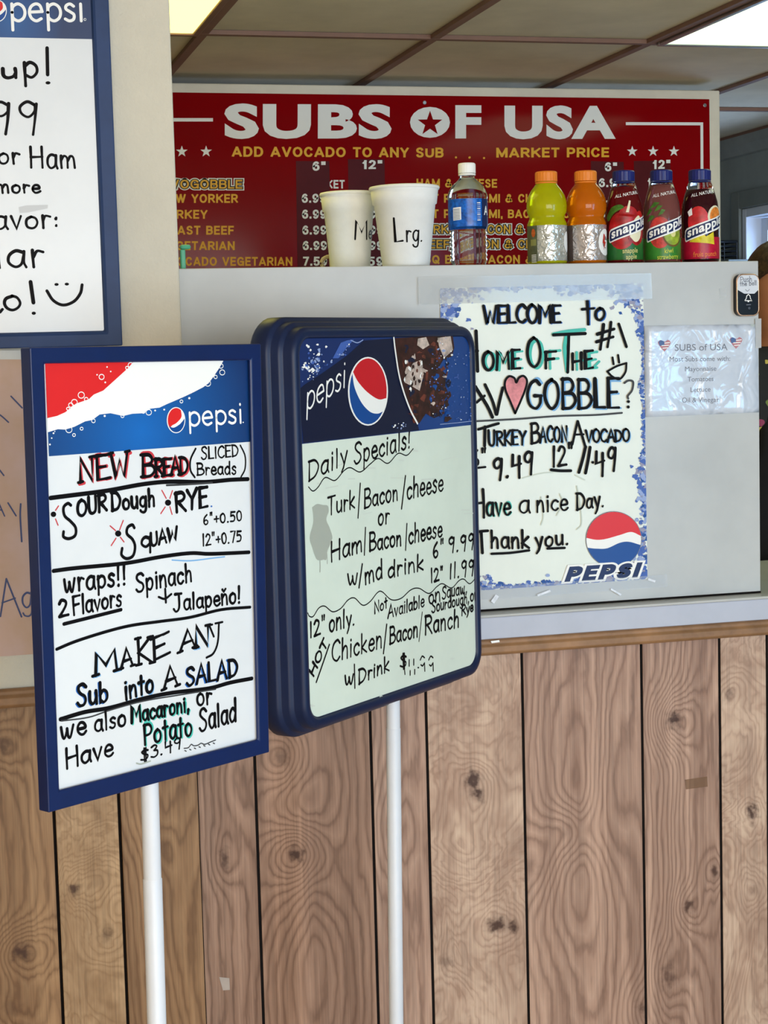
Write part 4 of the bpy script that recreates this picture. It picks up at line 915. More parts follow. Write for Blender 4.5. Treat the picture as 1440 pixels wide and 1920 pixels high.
p.fill(HEART, mat('pink_marker', (226, 140, 146), .5, .3, vary=.2, scale=40), curve=True, layer=1); p.stroke(HEART+[HEART[0]], 13, layer=2)
p.word('GOBBLE', 668, 816, 1200, 812, 168, 19, shadow=(INKLB, 10, 6, 12))
p.stroke([(1228, 668), (1252, 654), (1278, 662), (1272, 710), (1248, 742), (1250, 758)], 12, INKS); p.dot(1251, 775, 9); p.dot(1250, 806, 9)
p.stroke([(330, 890), (600, 876), (850, 858), (1060, 852), (1214, 840)], 11, INKS)
p.zoom(Z6)
p.stroke([(196, 86), (325, 48)], 18); p.stroke([(238, 70), (236, 192)], 20)
UL = (INKLB, 8, 8, 8)
p.word('URKEY', 260, 190, 502, 184, 92, 15, shadow=UL); p.word('B', 535, 178, 592, 172, 128, 16); p.word('ACON', 592, 168, 768, 164, 96, 15, shadow=UL); p.stroke([(833, 34), (800, 182)], 16); p.stroke([(835, 34), (882, 192)], 17); p.stroke([(812, 120), (872, 118)], 13)
p.word('VOCADO', 886, 168, 1168, 162, 78, 15, shadow=UL, track=.05)
p.word('6"', 150, 322, 250, 312, 100, 15); p.stroke([(170, 336), (240, 328)], 14)
p.word('9.49', 292, 412, 552, 366, 152, 18); p.word('12"', 672, 326, 806, 312, 132, 17); p.stroke([(664, 346), (720, 352), (790, 352)], 19)
p.stroke([(885, 198), (866, 280), (842, 362)], 21); p.stroke([(914, 202), (902, 280), (885, 366)], 21); p.dot(931, 298, 9); p.word('49', 948, 384, 1086, 340, 158, 18)
p.word('H', 130, 656, 240, 650, 172, 18); p.word('ave', 246, 640, 402, 636, 132, 16, shadow=(INKT, 6, 3, 12)); p.word('a', 458, 626, 526, 620, 128, 14); p.word('nice', 570, 618, 770, 604, 120, 14); p.word('Day.', 828, 606, 1004, 580, 106, 14)
p.stroke([(150, 752), (210, 742), (256, 738)], 18); p.stroke([(214, 744), (222, 880)], 19); p.word('hank', 276, 850, 524, 848, 112, 16); p.word('you.', 560, 848, 778, 822, 108, 15)
p.stroke([(280, 886), (400, 880), (522, 864)], 16); p.stroke([(640, 852), (750, 848)], 16)
for a_ in ([(600, 520), (615, 640), (600, 700)], [(720, 500), (740, 560), (700, 640)], [(830, 450), (850, 560), (860, 690), (830, 730)], [(480, 400), (600, 370), (700, 360)], [(820, 380), (880, 410)]): p.stroke(a_, 7, INKGL, layer=-1)
p.build('handwritten_word', card)
def tape(name, label, plane, pts, off, th=.0003, m=None, grp=None):
    b = MB(); b.hexa([plane.px(*q, off) for q in pts], [plane.px(*q, off+th) for q in pts], m or TAPE); o = b.build(name); return top(o, label, 'tape', grp)
tape('tape_strip', 'long clear shiny tape strip along the top edge of the welcome poster', PP, [(784, 519), (1221, 512), (1223, 560), (785, 571)], .0062)
tape('tape_strip', 'clear scuffed tape strip along the bottom edge of the welcome poster', PP, [(840, 1106), (1250, 1077), (1252, 1100), (842, 1130)], .0062, m=mat('scuffed_tape', (214, 216, 222), .15, .6, vary=.04, alpha=.13))
for i, (x, y, w_, h_, r_, lb) in enumerate(((1020, 1112, 26, 5, -22, 'longest white tape scrap under the welcome poster'), (1155, 1110, 22, 4, 28, 'short pale tape scrap below the round red and blue ball'), (1222, 1088, 14, 5, 15, 'small bright tape scrap off the bottom right poster corner'), (928, 1123, 16, 9, -60, 'scratched tape scrap beside the ribbed menu stand'))):
    ca, sa = math.cos(R(r_)), math.sin(R(r_)); P4 = [(x+ca*a_-sa*c_, y+sa*a_+ca*c_) for a_, c_ in ((-w_/2, -h_/2), (w_/2, -h_/3), (w_/2, h_/2), (-w_/2, h_/3))]
    tape('tape_scrap', lb, PP, P4, .0068, m=mat('white_tape_scrap', (228, 230, 236), .3, .5, vary=.1, scale=90), grp='tape scraps below the welcome poster')
tape('tape_square', 'little clear tape square left of the doorbell button', PP, [(1348, 541), (1361, 538), (1362, 556), (1350, 559)], .0004)
# ------------------------------------------------------------------ laminated list
Z7 = (1180, 440, .21867)
PLAS = mat('glossy_plastic_sleeve', (206, 216, 232), .07, .7, vary=.03, scale=20, coat=.6)
t_ = NT(PLAS); t_.bump(t_.noise(t_.vm('MULTIPLY', t_.obj(), (1, 1, 1)), 17, 2, .45, .8), 1.0, .016)
cc = PP.px(1315, 695); lam = thing('laminated_list', 'glossy plastic sleeved list of sub toppings taped below the doorbell button', 'notice', (cc[0], 3.2995, cc[2]-.09))
LQ = [(1208, 611), (1421, 608), (1423, 773), (1210, 782)]
b = MB(); n_ = 14; G2 = []
for lay in (.0004, .003):
    for i in range(n_+1):
        for j in range(n_+1):
            a_, c_ = i/n_, j/n_; x = (LQ[0][0]*(1-a_)+LQ[1][0]*a_)*(1-c_)+(LQ[3][0]*(1-a_)+LQ[2][0]*a_)*c_; y = (LQ[0][1]*(1-a_)+LQ[1][1]*a_)*(1-c_)+(LQ[3][1]*(1-a_)+LQ[2][1]*a_)*c_
            G2.append(PP.px(x, y, lay))
N1 = n_+1; Fq = []
for i in range(n_):
    for j in range(n_):
        k = i*N1+j; Fq.append((k, k+1, k+N1+1, k+N1)); Fq.append(tuple(q+N1*N1 for q in (k, k+1, k+N1+1, k+N1)))
rim = [i*N1 for i in range(N1)]+[n_*N1+j for j in range(1, N1)]+[i*N1+n_ for i in range(n_-1, -1, -1)]+[j for j in range(n_-1, 0, -1)]
Fq += [(rim[i], rim[(i+1) % len(rim)], rim[(i+1) % len(rim)]+N1*N1, rim[i]+N1*N1) for i in range(len(rim))]
b.add(G2, Fq, PLAS, True); slv = b.build('plastic_sleeve', lam)
p = Pen(PP, .0033, Z7, PRLG)
for s_, x0, x1, y, h in (('SUBS of USA', 390, 842, 996, 56), ('Most Subs come with:', 345, 864, 1088, 42), ('Mayonnaise', 478, 746, 1172, 40), ('Tomatoes', 500, 722, 1260, 40), ('Lettuce', 525, 696, 1350, 40), ('Oil & Vinegar', 452, 768, 1440, 42)):
    p.print(s_, x0, y, x1, y-6, h, PRLG)
for x, y in ((300, 948), (914, 924)):
    hh = [(x, y+55), (x-34, y+15), (x-54, y-20), (x-36, y-44), (x-8, y-34), (x+8, y-30), (x+30, y-46), (x+54, y-24), (x+36, y+14)]
    p.fill(hh, mat('print_faded_red', (190, 130, 140), .5, .3, vary=.1, scale=300), curve=True, layer=1)
    p.fill([(x-50, y-30), (x-30, y-44), (x-2, y-32), (x, y), (x-40, y+6)], mat('print_faded_blue', (84, 110, 158), .5, .3, vary=0), layer=2)
    for k in range(3): p.stroke([(x+2 if k < 1 else x-30+k*8, y-18+k*22), (x+44-k*8, y-22+k*22)], 8, PRW, layer=3)
p.mb.build('printed_lines', slv)
tape('tape_tab', 'cloudy tape tab holding the sleeved list to the right edge of the screen', PP, [(1416, 598), (1427.5, 597), (1427.5, 652), (1417, 653)], .0038, m=mat('cloudy_tape', (206, 208, 210), .2, .5, vary=.03, alpha=.7))
# ------------------------------------------------------------------ doorbell
bell = thing('doorbell_button', 'black rounded doorbell button with rose gold rim and paper note on top', 'doorbell', (*PP.px(1400, 592)[:2], PP.px(1400, 592)[2]))
GOLD = mat('rose_gold_rim', (214, 170, 140), .25, .5, metal=.9, vary=.03); BLK = mat('black_gloss_plastic', (14, 13, 14), .3, .2, vary=0)
A0 = PP.uv(1381, 514, .016); A1 = PP.uv(1424, 592, .016); w_, h_ = A1[0]-A0[0], A0[1]-A1[1]; u_, v_ = A0[0], A1[1]
def rr2(o, r, d, n=8):
    P = []
    for cx, cy, a0 in ((u_+w_+o-r, v_+h_+o-r, 0), (u_-o+r, v_+h_+o-r, 90), (u_-o+r, v_-o+r, 180), (u_+w_+o-r, v_-o+r, 270)):
        P += [PP.w(cx+r*math.cos(R(a0+90*k/(n-1))), cy+r*math.sin(R(a0+90*k/(n-1))), d) for k in range(n)]
    return P
b = MB(); b.prism(rr2(0, .014, .0006), PP.n*.0126, BLK); b.build('housing', bell, bevel=.001)
b = MB(); b.loft([rr2(.0, .014, .0132), rr2(.0003, .0142, .0155), rr2(-.001, .0132, .0166), rr2(-.0022, .012, .0166), rr2(-.0026, .0116, .0136)], GOLD, True); b.build('rim', bell)
b = MB(); b.prism(rr2(-.0027, .0115, .0133), PP.n*.0025, BLK); fc = b.build('button_face', bell)
p = Pen(PP, .0161, Z7, PRW, jit=.05)
p.fill([(942, 345), (1090, 345), (1110, 380), (1110, 470), (1072, 506), (985, 506), (924, 470), (922, 375)], mat('paper_note', (216, 222, 232), .7, .2, vary=.02))
p.word('Push', 950, 408, 1050, 402, 46, 6, PRLG, layer=1); p.word('the bell', 948, 442, 1090, 432, 40, 6, PRLG, layer=1); p.stroke([(995, 470), (1012, 484), (1030, 470)], 5, PRLG, layer=1)
p.stroke([(988, 566), (1002, 548), (1006, 525), (1020, 512), (1034, 525), (1038, 548), (1052, 566), (988, 566)], 7, PRW, layer=1, curve=False); p.dot(1020, 572, 7, PRW, layer=1); p.stroke([(1004, 602), (1040, 600)], 6, PRLG, layer=1); p.ring(1028, 630, 7, 4, PRLG, layer=1)
p.mb.build('note_and_bell_mark', fc)

# ------------------------------------------------------------------ board hung at the top left
ZH = (0, 0, 1/3); HW = Plane((0, YL-.026, 0))
hb = thing('hanging_menu_board', 'faded navy framed menu board hung on the cream wall at top left', 'menu board', (HW.px(60, 640)[0], YL, HW.px(60, 640)[2]))
xo, xi = HW.px(218, 350)[0], HW.px(188, 350)[0]; zo, zi = HW.px(60, 652)[2], HW.px(60, 626)[2]; xL = xi-.62; zT = zi+.80
def lp(x0, x1, z0, z1, d): return [HW.w(x0, z1, d), HW.w(x1, z1, d), HW.w(x1, z0, d), HW.w(x0, z0, d)]
xtop_o = HW.px(201, 1)[0]
b = MB(); fw = xo-xi
b.loft([lp(xL+.003, xi-.003, zi+.003, zT-.003, -.007), lp(xL, xi, zi, zT, -.002), lp(xL-.004, xi+.004, zi-.004, zT+.004, 0), lp(xL-fw, xo, zo, zT+fw, 0), lp(xL-fw, xo, zo, zT+fw, -.0215), lp(xL, xi, zi, zT, -.0215)], NAVYH); b.build('frame', hb, bevel=.002)
b = MB(); b.hexa(lp(xL+.001, xi-.001, zi+.001, zT-.001, -.0105), lp(xL+.001, xi-.001, zi+.001, zT-.001, -.0075), WBOARD); sh3 = b.build('marker_board', hb)
HB3 = header_blue('printed_teal_blue_header', HW, ZH, INV[hb] @ Vector(HW.px(20, 40, -.007)), .09, [(0, (10, 84, 150)), (.6, (8, 64, 124)), (1, (8, 44, 92))])
hp = Pen(HW, -.007, ZH, PRW)
zh = HW.uv(80, 71.5, -.007)[1]
hp.put([np.array(v) for v in ((xL+.002, zh), (xi-.002, zh), (xi-.002, zT-.002), (xL+.002, zT-.002))], [(0, 1, 2, 3)], HB3)
new_globe(hp, -14, 62, 52, 62, 5); logo(hp, 60, 118, 470, 118, 160, 17); hp.ring(478, 110, 6, 3, PRW, layer=2)
hp.mb.build('header_artwork', sh3)
p = Pen(HW, -.007, ZH, INK); p.auto = True
p.word('u', 8, 440, 100, 438, 92, 20); p.word('p', 130, 436, 218, 440, 145, 20); p.stroke([(265, 270), (268, 420)], 20, curve=False); p.dot(270, 466, 14, ry=9)
p.word('.99', -130, 748, 226, 748, 182, 17); p.word('or', -10, 922, 112, 920, 92, 14); p.word('Ham', 168, 944, 428, 946, 118, 14)
p.word('more', -22, 1084, 226, 1084, 74, 14); p.word('Flavor:', -170, 1294, 332, 1280, 112, 15); p.word('ular', -150, 1508, 250, 1502, 152, 17)
p.word('too!', -250, 1752, 112, 1740, 150, 18) if False else p.word('o', 18, 1745, 122, 1742, 138, 18); p.stroke([(-60, 1700), (-10, 1756), (14, 1740)], 16); p.stroke([(172, 1586), (188, 1702)], 22, curve=False); p.dot(190, 1762, 12, ry=9)
p.dot(318, 1600, 12, ry=8); p.dot(376, 1598, 12, ry=8); p.stroke([(264, 1636), (300, 1690), (355, 1716), (415, 1696), (452, 1650), (462, 1602)], 17)
p.fill([(105, 1165), (150, 1155), (270, 1152), (268, 1172), (160, 1195), (110, 1198)], mat('faint_grey_smudge', (212, 214, 216), .5, .3, vary=0), layer=-1)
p.build('handwritten_word', sh3)
# ------------------------------------------------------------------ taped paper on the wall at far left
PAPER = mat('pinkish_poster_paper', (196, 168, 160), .6, .3, vary=.10, scale=7, dark=(196, 160, 128)); ZP = (0, 640, .39604)
WP = Plane((0, YL+.004, 0)); xr = WP.px(62, 1000)[0]+.05; z1_, z0_ = WP.px(20, 672)[2], WP.px(20, 1229)[2]
b = MB(); b.box((-.62, YL+.0012, z0_), (xr, YL+.0032, z1_), PAPER); pw = b.build('wall_poster'); tag(pw, 'pinkish paper poster with blue pen letters on wall behind the square stand', 'poster')
BPEN = mat('blue_grey_pen', (70, 80, 120), .5, .3, vary=0)
p = Pen(WP, .0035, ZP, BPEN)
p.stroke([(52, 260), (105, 315)], 7); p.stroke([(-30, 330), (5, 352), (40, 383)], 7); p.stroke([(-20, 585), (18, 635)], 7)
p.word('A', -45, 812, 24, 828, 64, 7); p.stroke([(38, 765), (76, 826)], 7); p.stroke([(98, 770), (96, 830), (103, 948)], 8)
p.cut(); p.stroke([(2, 1302), (30, 1124)], 8); p.stroke([(30, 1124), (102, 1304)], 8); p.stroke([(10, 1238), (72, 1216)], 7); p.word('g', 104, 1268, 156, 1262, 120, 8)
p.build('pen_line', pw)
tape('tape_strip', 'pale tape strip along the top of the pinkish wall poster', WP, [(0, 657), (56, 657), (56, 674), (0, 674)], .0036, m=mat('pale_tape', (214, 212, 204), .3, .4, vary=.05, alpha=.8))
# ------------------------------------------------------------------ marks on the panelling
tape('tape_scrap', 'torn white tape scrap low on the wood planks between the two poles', CW, [(411, 1832), (430, 1834), (431, 1856), (418, 1857), (420, 1846), (411, 1844)][:4], .0004, m=mat('dull_tape', (206, 190, 178), .4, .4, vary=.1, alpha=.7))
tape('tape_patch', 'brownish clear tape patch on the wood planks at right', CW, [(1284, 1462), (1326, 1456), (1327, 1475), (1286, 1480)], .0004, m=mat('aged_tape', (150, 114, 86), .25, .5, vary=.05, alpha=.35))
b = MB(); MP = Plane((0, 3.247, 0)); q_ = [(920, 1202), (936, 1200), (937, 1204), (922, 1206)]; b.hexa([MP.px(*a_, .0004) for a_ in q_], [MP.px(*a_, .0012) for a_ in q_], PRW); tag(b.build('paper_scrap'), 'tiny white paper scrap stuck on the brown moulding', 'scrap')

# ------------------------------------------------------------------ things on the screen's top shelf
SHY = 3.372; SP = Plane((0, SHY, 0)); Z8 = (580, 280, .29167); Z9 = (960, 280, .29167)
def shelf_geo(xc, zoom, dy=0):
    px = zoom[0]+zoom[2]*xc; c = Plane((0, SHY+dy, 0)).px(px, 495); dist = np.linalg.norm((c-CAM)); mpp = (RM[2] @ (c-CAM))/FPX
    d = CAM-c; d[2] = 0; d /= np.linalg.norm(d); rt = np.array([-d[1], d[0], 0])
    return np.array([c[0], c[1], ZPT+.0006]), mpp*zoom[2], d, rt
def interp_r(prof, z):
    zs = [p_[1] for p_ in prof]; rs = [p_[0] for p_ in prof]; return float(np.interp(z, zs, rs))
class Wrap:
    """flat artwork (arc in radians from the camera-facing side, height in zoom px above the base) wrapped on a turned profile"""
    def __init__(s, c, k, d, rt, prof, name, parent):
        s.c = c; s.k = k; s.d = d; s.rt = rt; s.prof = prof; s.mb = MB(); s.name = name; s.parent = parent
    def polys(s, V, F, m, lift):
        bm = bmesh.new(); vs = [bm.verts.new((v[0], v[1], 0)) for v in V]
        for f in F:
            try: bm.faces.new([vs[i] for i in f])
            except ValueError: pass
        a0 = min(v[0] for v in V); a1 = max(v[0] for v in V); a = math.floor(a0/.12)*.12
        while a < a1:
            bmesh.ops.bisect_plane(bm, geom=bm.verts[:]+bm.edges[:]+bm.faces[:], plane_co=(a, 0, 0), plane_no=(1, 0, 0)); a += .12
        h0 = min(v[1] for v in V); h1 = max(v[1] for v in V); h = math.floor(h0/25)*25
        while h < h1:
            bmesh.ops.bisect_plane(bm, geom=bm.verts[:]+bm.edges[:]+bm.faces[:], plane_co=(0, h, 0), plane_no=(0, 1, 0)); h += 25
        out = []
        bm.verts.index_update()
        for v in bm.verts:
            z = v.co.y*s.k; r = interp_r(s.prof, z)+lift; t = v.co.x
            out.append(s.c+r*(math.cos(t)*s.d+math.sin(t)*s.rt)+np.array([0, 0, z]))
        s.mb.add(out, [tuple(v.index for v in f.verts) for f in bm.faces], m, True); bm.free()
    def fill(s, pts, m, lift=.0005, curve=False):
        Q = smooth_pts(list(pts)+[pts[0]], 5)[:-1] if curve else pts
        tr = tessellate_polygon([[Vector((q[0]*100, q[1], 0)) for q in Q]]); s.polys(Q, [tuple(t) for t in tr], m, lift)
    def band(s, h0, h1, m, lift=.0003, a0=-math.pi, a1=math.pi): s.polys([(a0, h0), (a1, h0), (a1, h1), (a0, h1)], [(0, 1, 2, 3)], m, lift)
    def disc(s, a, h, ra, rh, m, lift=.0005): s.fill([(a+ra*math.cos(2*math.pi*i/20), h+rh*math.sin(2*math.pi*i/20)) for i in range(20)], m, lift)
    def text(s, t, a0, h0, a1, h1, cap, m, bold=.02, lift=.0009):
        V, F, w, ch = type_mesh(t, bold); s.polys([(a0+(a1-a0)*v[0]/w, h0+(h1-h0)*v[0]/w+cap*v[1]/ch) for v in V], F, m, lift)
    def pen(s, t, a0, h0, a1, h1, cap, w, m, lift=.0008):
        tot = sum(GL[c][0] for c in t)+1.2*(len(t)-1); x = 0; rm = interp_r(s.prof, h0*s.k)/s.k
        for c in t:
            gw, sts = GL[c]
            for cur, P in sts:
                Q = [np.array([(a0+(a1-a0)*(x+q[0])/tot)*rm, h0+(h1-h0)*(x+q[0])/tot+cap*q[1]/10]) for q in P]
                V, F = ribbon2(smooth_pts(Q, 5) if cur else Q, w); s.polys([(v[0]/rm, v[1]) for v in V], F, m, lift)
            x += gw+1.2
    def done(s): return s.mb.build(s.name, s.parent)
FOAM = mat('white_foam', (238, 239, 238), .65, .25, vary=.015, scale=40, bump=.15, bscale=500)
def foam_cup(xc, base, rim_y, rt_, rb, band_y, label, words, dy=0):
    c, k, d, rt = shelf_geo(xc, Z8, dy); H = (base-rim_y)*k; c = c.copy()
    t = thing('foam_cup', label, 'cup', c, 'foam cups on the counter screen')
    hb_ = (base-band_y)*k; R_ = lambda z: rb*k+(rt_-rb)*k*z/H
    prof = [(0, 0), (rb*k-.001, 0), (rb*k, .0015), (R_(hb_)-.0008, hb_-.0012), (R_(hb_)+.0022, hb_+.0006), (R_(H-.007)+.0022, H-.007)]
    b = MB(); b.lathe(prof+[(R_(H)-.004, H-.003), (R_(.01)-.004, .01), (0, .01)], c, FOAM, 56); b.build('cup_body', t, weld=True)
    rr_ = R_(H); b = MB(); b.lathe([(rr_-.0042, H-.0066), (rr_+.0032, H-.0066), (rr_+.0046, H-.003), (rr_+.003, H), (rr_-.002, H+.001), (rr_-.004, H-.002)], c, FOAM, 56); b.build('rolled_rim', t)
    w = Wrap(c, k, d, rt, prof[2:], 'handwriting', t)
    for tx in words: w.pen(*tx)
    w.done(); return t
foam_cup(262, 750, 256, 171, 126, 373, 'smaller white foam cup marked Me on top of the grey screen', [('M', .22, 190, .90, 192, 116, 11, INK), ('ed', 1.0, 196, 1.7, 200, 82, 9, INKS)], .12)
foam_cup(622, 748, 240, 213, 152, 352, 'larger white foam cup marked Lrg beside the water bottle', [('L', -.42, 148, -.10, 152, 150, 12, INK), ('rg.', .02, 150, .68, 152, 112, 10, INK)])
CLEAR = mat('clear_bottle_plastic', (250, 252, 252), .03, .5, trans=1, vary=0, ior=1.12)
WATER = mat('water_bottle_plastic', (244, 248, 250), .04, .5, trans=1, vary=0, ior=1.2)
def juice(name, rgb, tr, ior=1.2): return mat(name, rgb, .07, .6, trans=tr, vary=.03, scale=30, ior=ior, coat=.3)
def cap(t, c, k, r, h0, h1, m):
    b = MB(); n = 44; L_ = []
    for h, q in ((h0*k, 1), (h1*k-.003, 1), (h1*k-.0008, .96), (h1*k, .88)):
        L_.append([c+np.array([r*k*q*(1+(.02 if i % 2 and q == 1 else 0))*math.cos(2*math.pi*i/n), r*k*q*(1+(.02 if i % 2 and q == 1 else 0))*math.sin(2*math.pi*i/n), h]) for i in range(n)])
    b.loft(L_, m, False); b.add(L_[-1], [tuple(range(n))], m); b.add(L_[0], [tuple(range(n))], m)
    b.lathe([(r*k*.9, h0*k-.0045), (r*k*1.0, h0*k-.0045), (r*k*1.0, h0*k-.0012), (r*k*.9, h0*k-.001)], c, m, 40); b.build('cap', t)
def turned(t, name, c, prof, m, seg=48): b = MB(); b.lathe(prof, c, m, seg); return b.build(name, t, weld=True)
# water
c, k, d, rt = shelf_geo(1026, Z8)
t = thing('water_bottle', 'clear water bottle with blue label and white cap on the screen', 'bottle', c)
body = [(0, 0), (100, 0), (112, 6), (110, 14)]
for i in range(15): body += [(118+(4 if i % 2 else -5), 24+i*14)]
body += [(124, 242), (126, 250), (126, 418), (130, 430), (130, 446), (118, 478), (96, 514), (66, 540), (50, 556), (47, 570), (47, 590), (0, 590)]
pm = [(r*k, h*k) for r, h in body]; turned(t, 'bottle_body', c, pm, WATER); cap(t, c, k, 55, 588, 652, PRW)
w = Wrap(c, k, d, rt, pm, 'label', t)
w.band(245, 420, mat('blue_bottle_label', (14, 92, 178), .25, .5, vary=.35, scale=120, dark=(10, 60, 130))); w.fill([(-.82, 285), (-.34, 288), (-.34, 368), (-.82, 366)], PRW)
for i in range(7): w.fill([(-.78, 292+i*10), (-.4, 293+i*10), (-.4, 297+i*10), (-.78, 296+i*10)], PRLG, .0008)
w.band(245, 420, PRN, .0006, .78, 1.5); w.text('A', .92, 318, 1.3, 318, 55, PRW)
for i in range(10): w.fill([(.48, 280+i*12), (.68, 281+i*12), (.68, 287+i*12), (.48, 286+i*12)], PRSL if i % 3 else PRW, .0008)
w.done()
# sports drinks
ORC = mat('orange_cap', (236, 134, 44), .45, .4, vary=.04)
sport = [(0, 0), (112, 0), (124, 8), (126, 20), (126, 232), (127, 246), (127, 262), (120, 276), (113, 294), (113, 306), (120, 320), (127, 336), (130, 372), (127, 404), (116, 440), (98, 474), (76, 502), (66, 516), (62, 520), (62, 534), (0, 534)]
for xc, lab, col, lcol, ccol in ((229, 'yellow green sports drink bottle with orange cap on the screen', (206, 206, 12), (158, 160, 154), None), (482, 'orange sports drink bottle with silver brown label and orange cap', (226, 120, 8), (150, 140, 136), 1)):
    c, k, d, rt = shelf_geo(xc, Z9)
    t = thing('sports_drink_bottle', lab, 'bottle', c, 'sports drinks on the counter screen'); pm = [(r*k, h*k) for r, h in sport]
    turned(t, 'bottle_body', c, pm, juice('yellow_drink' if ccol is None else 'orange_drink', col, .45)); cap(t, c, k, 70, 528, 592, ORC)
    w = Wrap(c, k, d, rt, pm, 'label', t)
    FOIL = mat('silver_foil_label' if ccol is None else 'brown_foil_label', tuple(min(255, v+46) for v in lcol), .22, .5, metal=.55, vary=.12, scale=60); nt = NT(FOIL); nt.bump(nt.noise(nt.obj(), 75, 2, .5, .6), .9, .006)
    w.band(4, 246, FOIL, .0004)
    if ccol is None:
        w.band(4, 246, mat('olive_label_panel', (96, 100, 74), .4, .4, vary=.15, scale=80), .0006, -1.5, -.52); w.disc(-.75, 200, .13, 26, mat('orange_drop', (200, 96, 40), .4, .4, vary=.1), .0009)
        w.band(120, 160, mat('pale_olive_print', (150, 152, 90), .4, .4, vary=.1), .0009, -.95, -.58)
        for i in range(6): w.fill([(-.9, 14+i*9), (-.58, 14+i*9), (-.58, 18+i*9), (-.9, 18+i*9)], PRW, .0009)
        w.disc(1.28, 142, .3, 66, PRW, .0006)
    else:
        w.band(4, 246, mat('dark_brown_label_panel', (92, 78, 74), .4, .4, vary=.12, scale=80), .0006, -1.5, -.75)
        w.text('G', .62, 66, 1.5, 66, 138, PRW, .07); w.fill([(.98, 190), (1.12, 180), (1.08, 140), (1.2, 136), (.98, 84), (1.02, 124), (.9, 130)], mat('red_bolt', (196, 50, 36), .4, .4, vary=0), .0012)
    w.done()
# fruit drinks
BLC = mat('blue_cap', (26, 36, 110), .35, .45, vary=.06)
fr = [(0, 0), (108, 0), (117, 8), (119, 20), (119, 300), (117, 340), (111, 384), (100, 424), (88, 462), (76, 500), (70, 514), (66, 522), (66, 534), (0, 534)]
GRN = mat('leaf_green', (70, 120, 40), .4, .4, vary=.25, scale=90); CRM = mat('apple_flesh', (238, 232, 200), .4, .4, vary=.05)
def fruit_drink(xc, lab, liq, low, lev, art, txt, tcol):
    c, k, d, rt = shelf_geo(xc, Z9); t = thing('fruit_drink_bottle', lab, 'bottle', c, 'fruit drinks on the counter screen')
    lo_, hi_ = [], []
    for r, h in fr: (lo_ if h <= lev else hi_).append((r, h))
    rl = float(np.interp(lev, [h for r, h in fr[4:]], [r for r, h in fr[4:]])); lo_ += [(rl, lev), (0, lev)]; hi_ = [(rl-.5, lev+1)]+hi_
    full = [(r*k, h*k) for r, h in fr]
    turned(t, 'filled_body', c, [(r*k, h*k) for r, h in lo_], liq); turned(t, 'clear_neck', c, [(0, (lev+1)*k)]+[(r*k, h*k) for r, h in hi_], CLEAR); cap(t, c, k, 70, 522, 590, BLC)
    w = Wrap(c, k, d, rt, full[1:-1], 'label', t); w.band(3, 158, low, .0004); art(w)
    # slanted name plate
    a0, a1, h0, h1 = -.80, 1.55, 170, 266; nx = .0
    w.fill([(a0-.09, h0-32), (a0-.02, h0-40), (a1+.07, h1-38), (a1+.07, h1+44), (a0+.04, h0+46), (a0-.07, h0+32), (a0-.11, h0)], PRW, .0013); w.fill([(a0-.02, h0-25), (a0+.03, h0-30), (a1, h1-28), (a1, h1+34), (a0+.08, h0+36), (a0, h0+26), (a0-.04, h0)], PRN, .0016)
    w.text('snapple', a0+.1, h0-12, a1-.1, h1-15, 54, PRW, .03, .0019)
    w.text('ALL NATURAL', -.55, 412, 1.1, 440, 20, PRW, .01, .0012)
    for s_, a_, h_ in txt: w.text(s_, a_-.045*len(s_), h_, a_+.075*len(s_), h_+4, 30, tcol, .01, .0014)
    w.done(); return t
def apple_art(w):
    w.disc(-.15, 205, .78, 118, mat('apple_red', (172, 22, 26), .35, .5, vary=.25, scale=50), .0007); w.disc(.25, 300, .55, 60, mat('apple_red', (172, 22, 26)), .0008)
    w.fill([(-1.1, 290), (-.75, 350), (-.25, 370), (.0, 350), (-.5, 320), (-.9, 270)], GRN, .0011, True); w.fill([(.1, 320), (.3, 395), (.4, 392), (.26, 318)], CRM, .0012)
    w.fill([(.2, 150), (.3, 250), (.9, 330), (1.3, 280), (1.2, 160), (.7, 110)], mat('apple_red', (172, 22, 26)), .0009, True); w.fill([(.3, 165), (.38, 240), (.85, 300), (1.05, 240), (.95, 160), (.62, 132)], CRM, .0011, True)
def kiwi_art(w):
    w.disc(-.1, 190, .62, 100, mat('strawberry_red', (196, 56, 50), .4, .4, vary=.25, scale=120), .0007)
    w.disc(.62, 180, .6, 82, mat('kiwi_skin', (110, 84, 40), .5, .3, vary=.2), .0009); w.disc(.62, 182, .52, 72, mat('kiwi_green', (150, 172, 52), .4, .4, vary=.25, scale=60), .0011); w.disc(.62, 184, .16, 24, mat('kiwi_core', (226, 222, 150), .4, .4, vary=0), .0012)
    for a0_, a1_, h in ((-.9, -.5, 330), (-.7, -.1, 372), (-.4, .05, 352), (-.85, -.35, 290), (-.2, .2, 325)): w.fill([(a0_, h-30), ((a0_+a1_)/2, h+12), (a1_, h+6), ((a0_+a1_)/2+.05, h-18)], GRN, .0012)
def punch_art(w):
    w.disc(-.1, 255, .58, 98, mat('cherry_red', (204, 34, 40), .35, .5, vary=.2, scale=50), .0007); w.disc(.95, 285, .55, 72, CRM, .0009); w.disc(.98, 287, .45, 60, mat('orange_slice', (220, 130, 50), .4, .4, vary=.2, scale=120), .0011)
    w.fill([(-.6, 130), (-.2, 190), (-.1, 215), (.3, 160), (.75, 190), (.8, 110), (.35, 118)], mat('pineapple_yellow', (222, 206, 44), .4, .4, vary=.12, scale=90), .001)
    w.fill([(-.7, 320), (-.6, 290), (-.4, 300), (-.45, 345)], PRW, .0011)
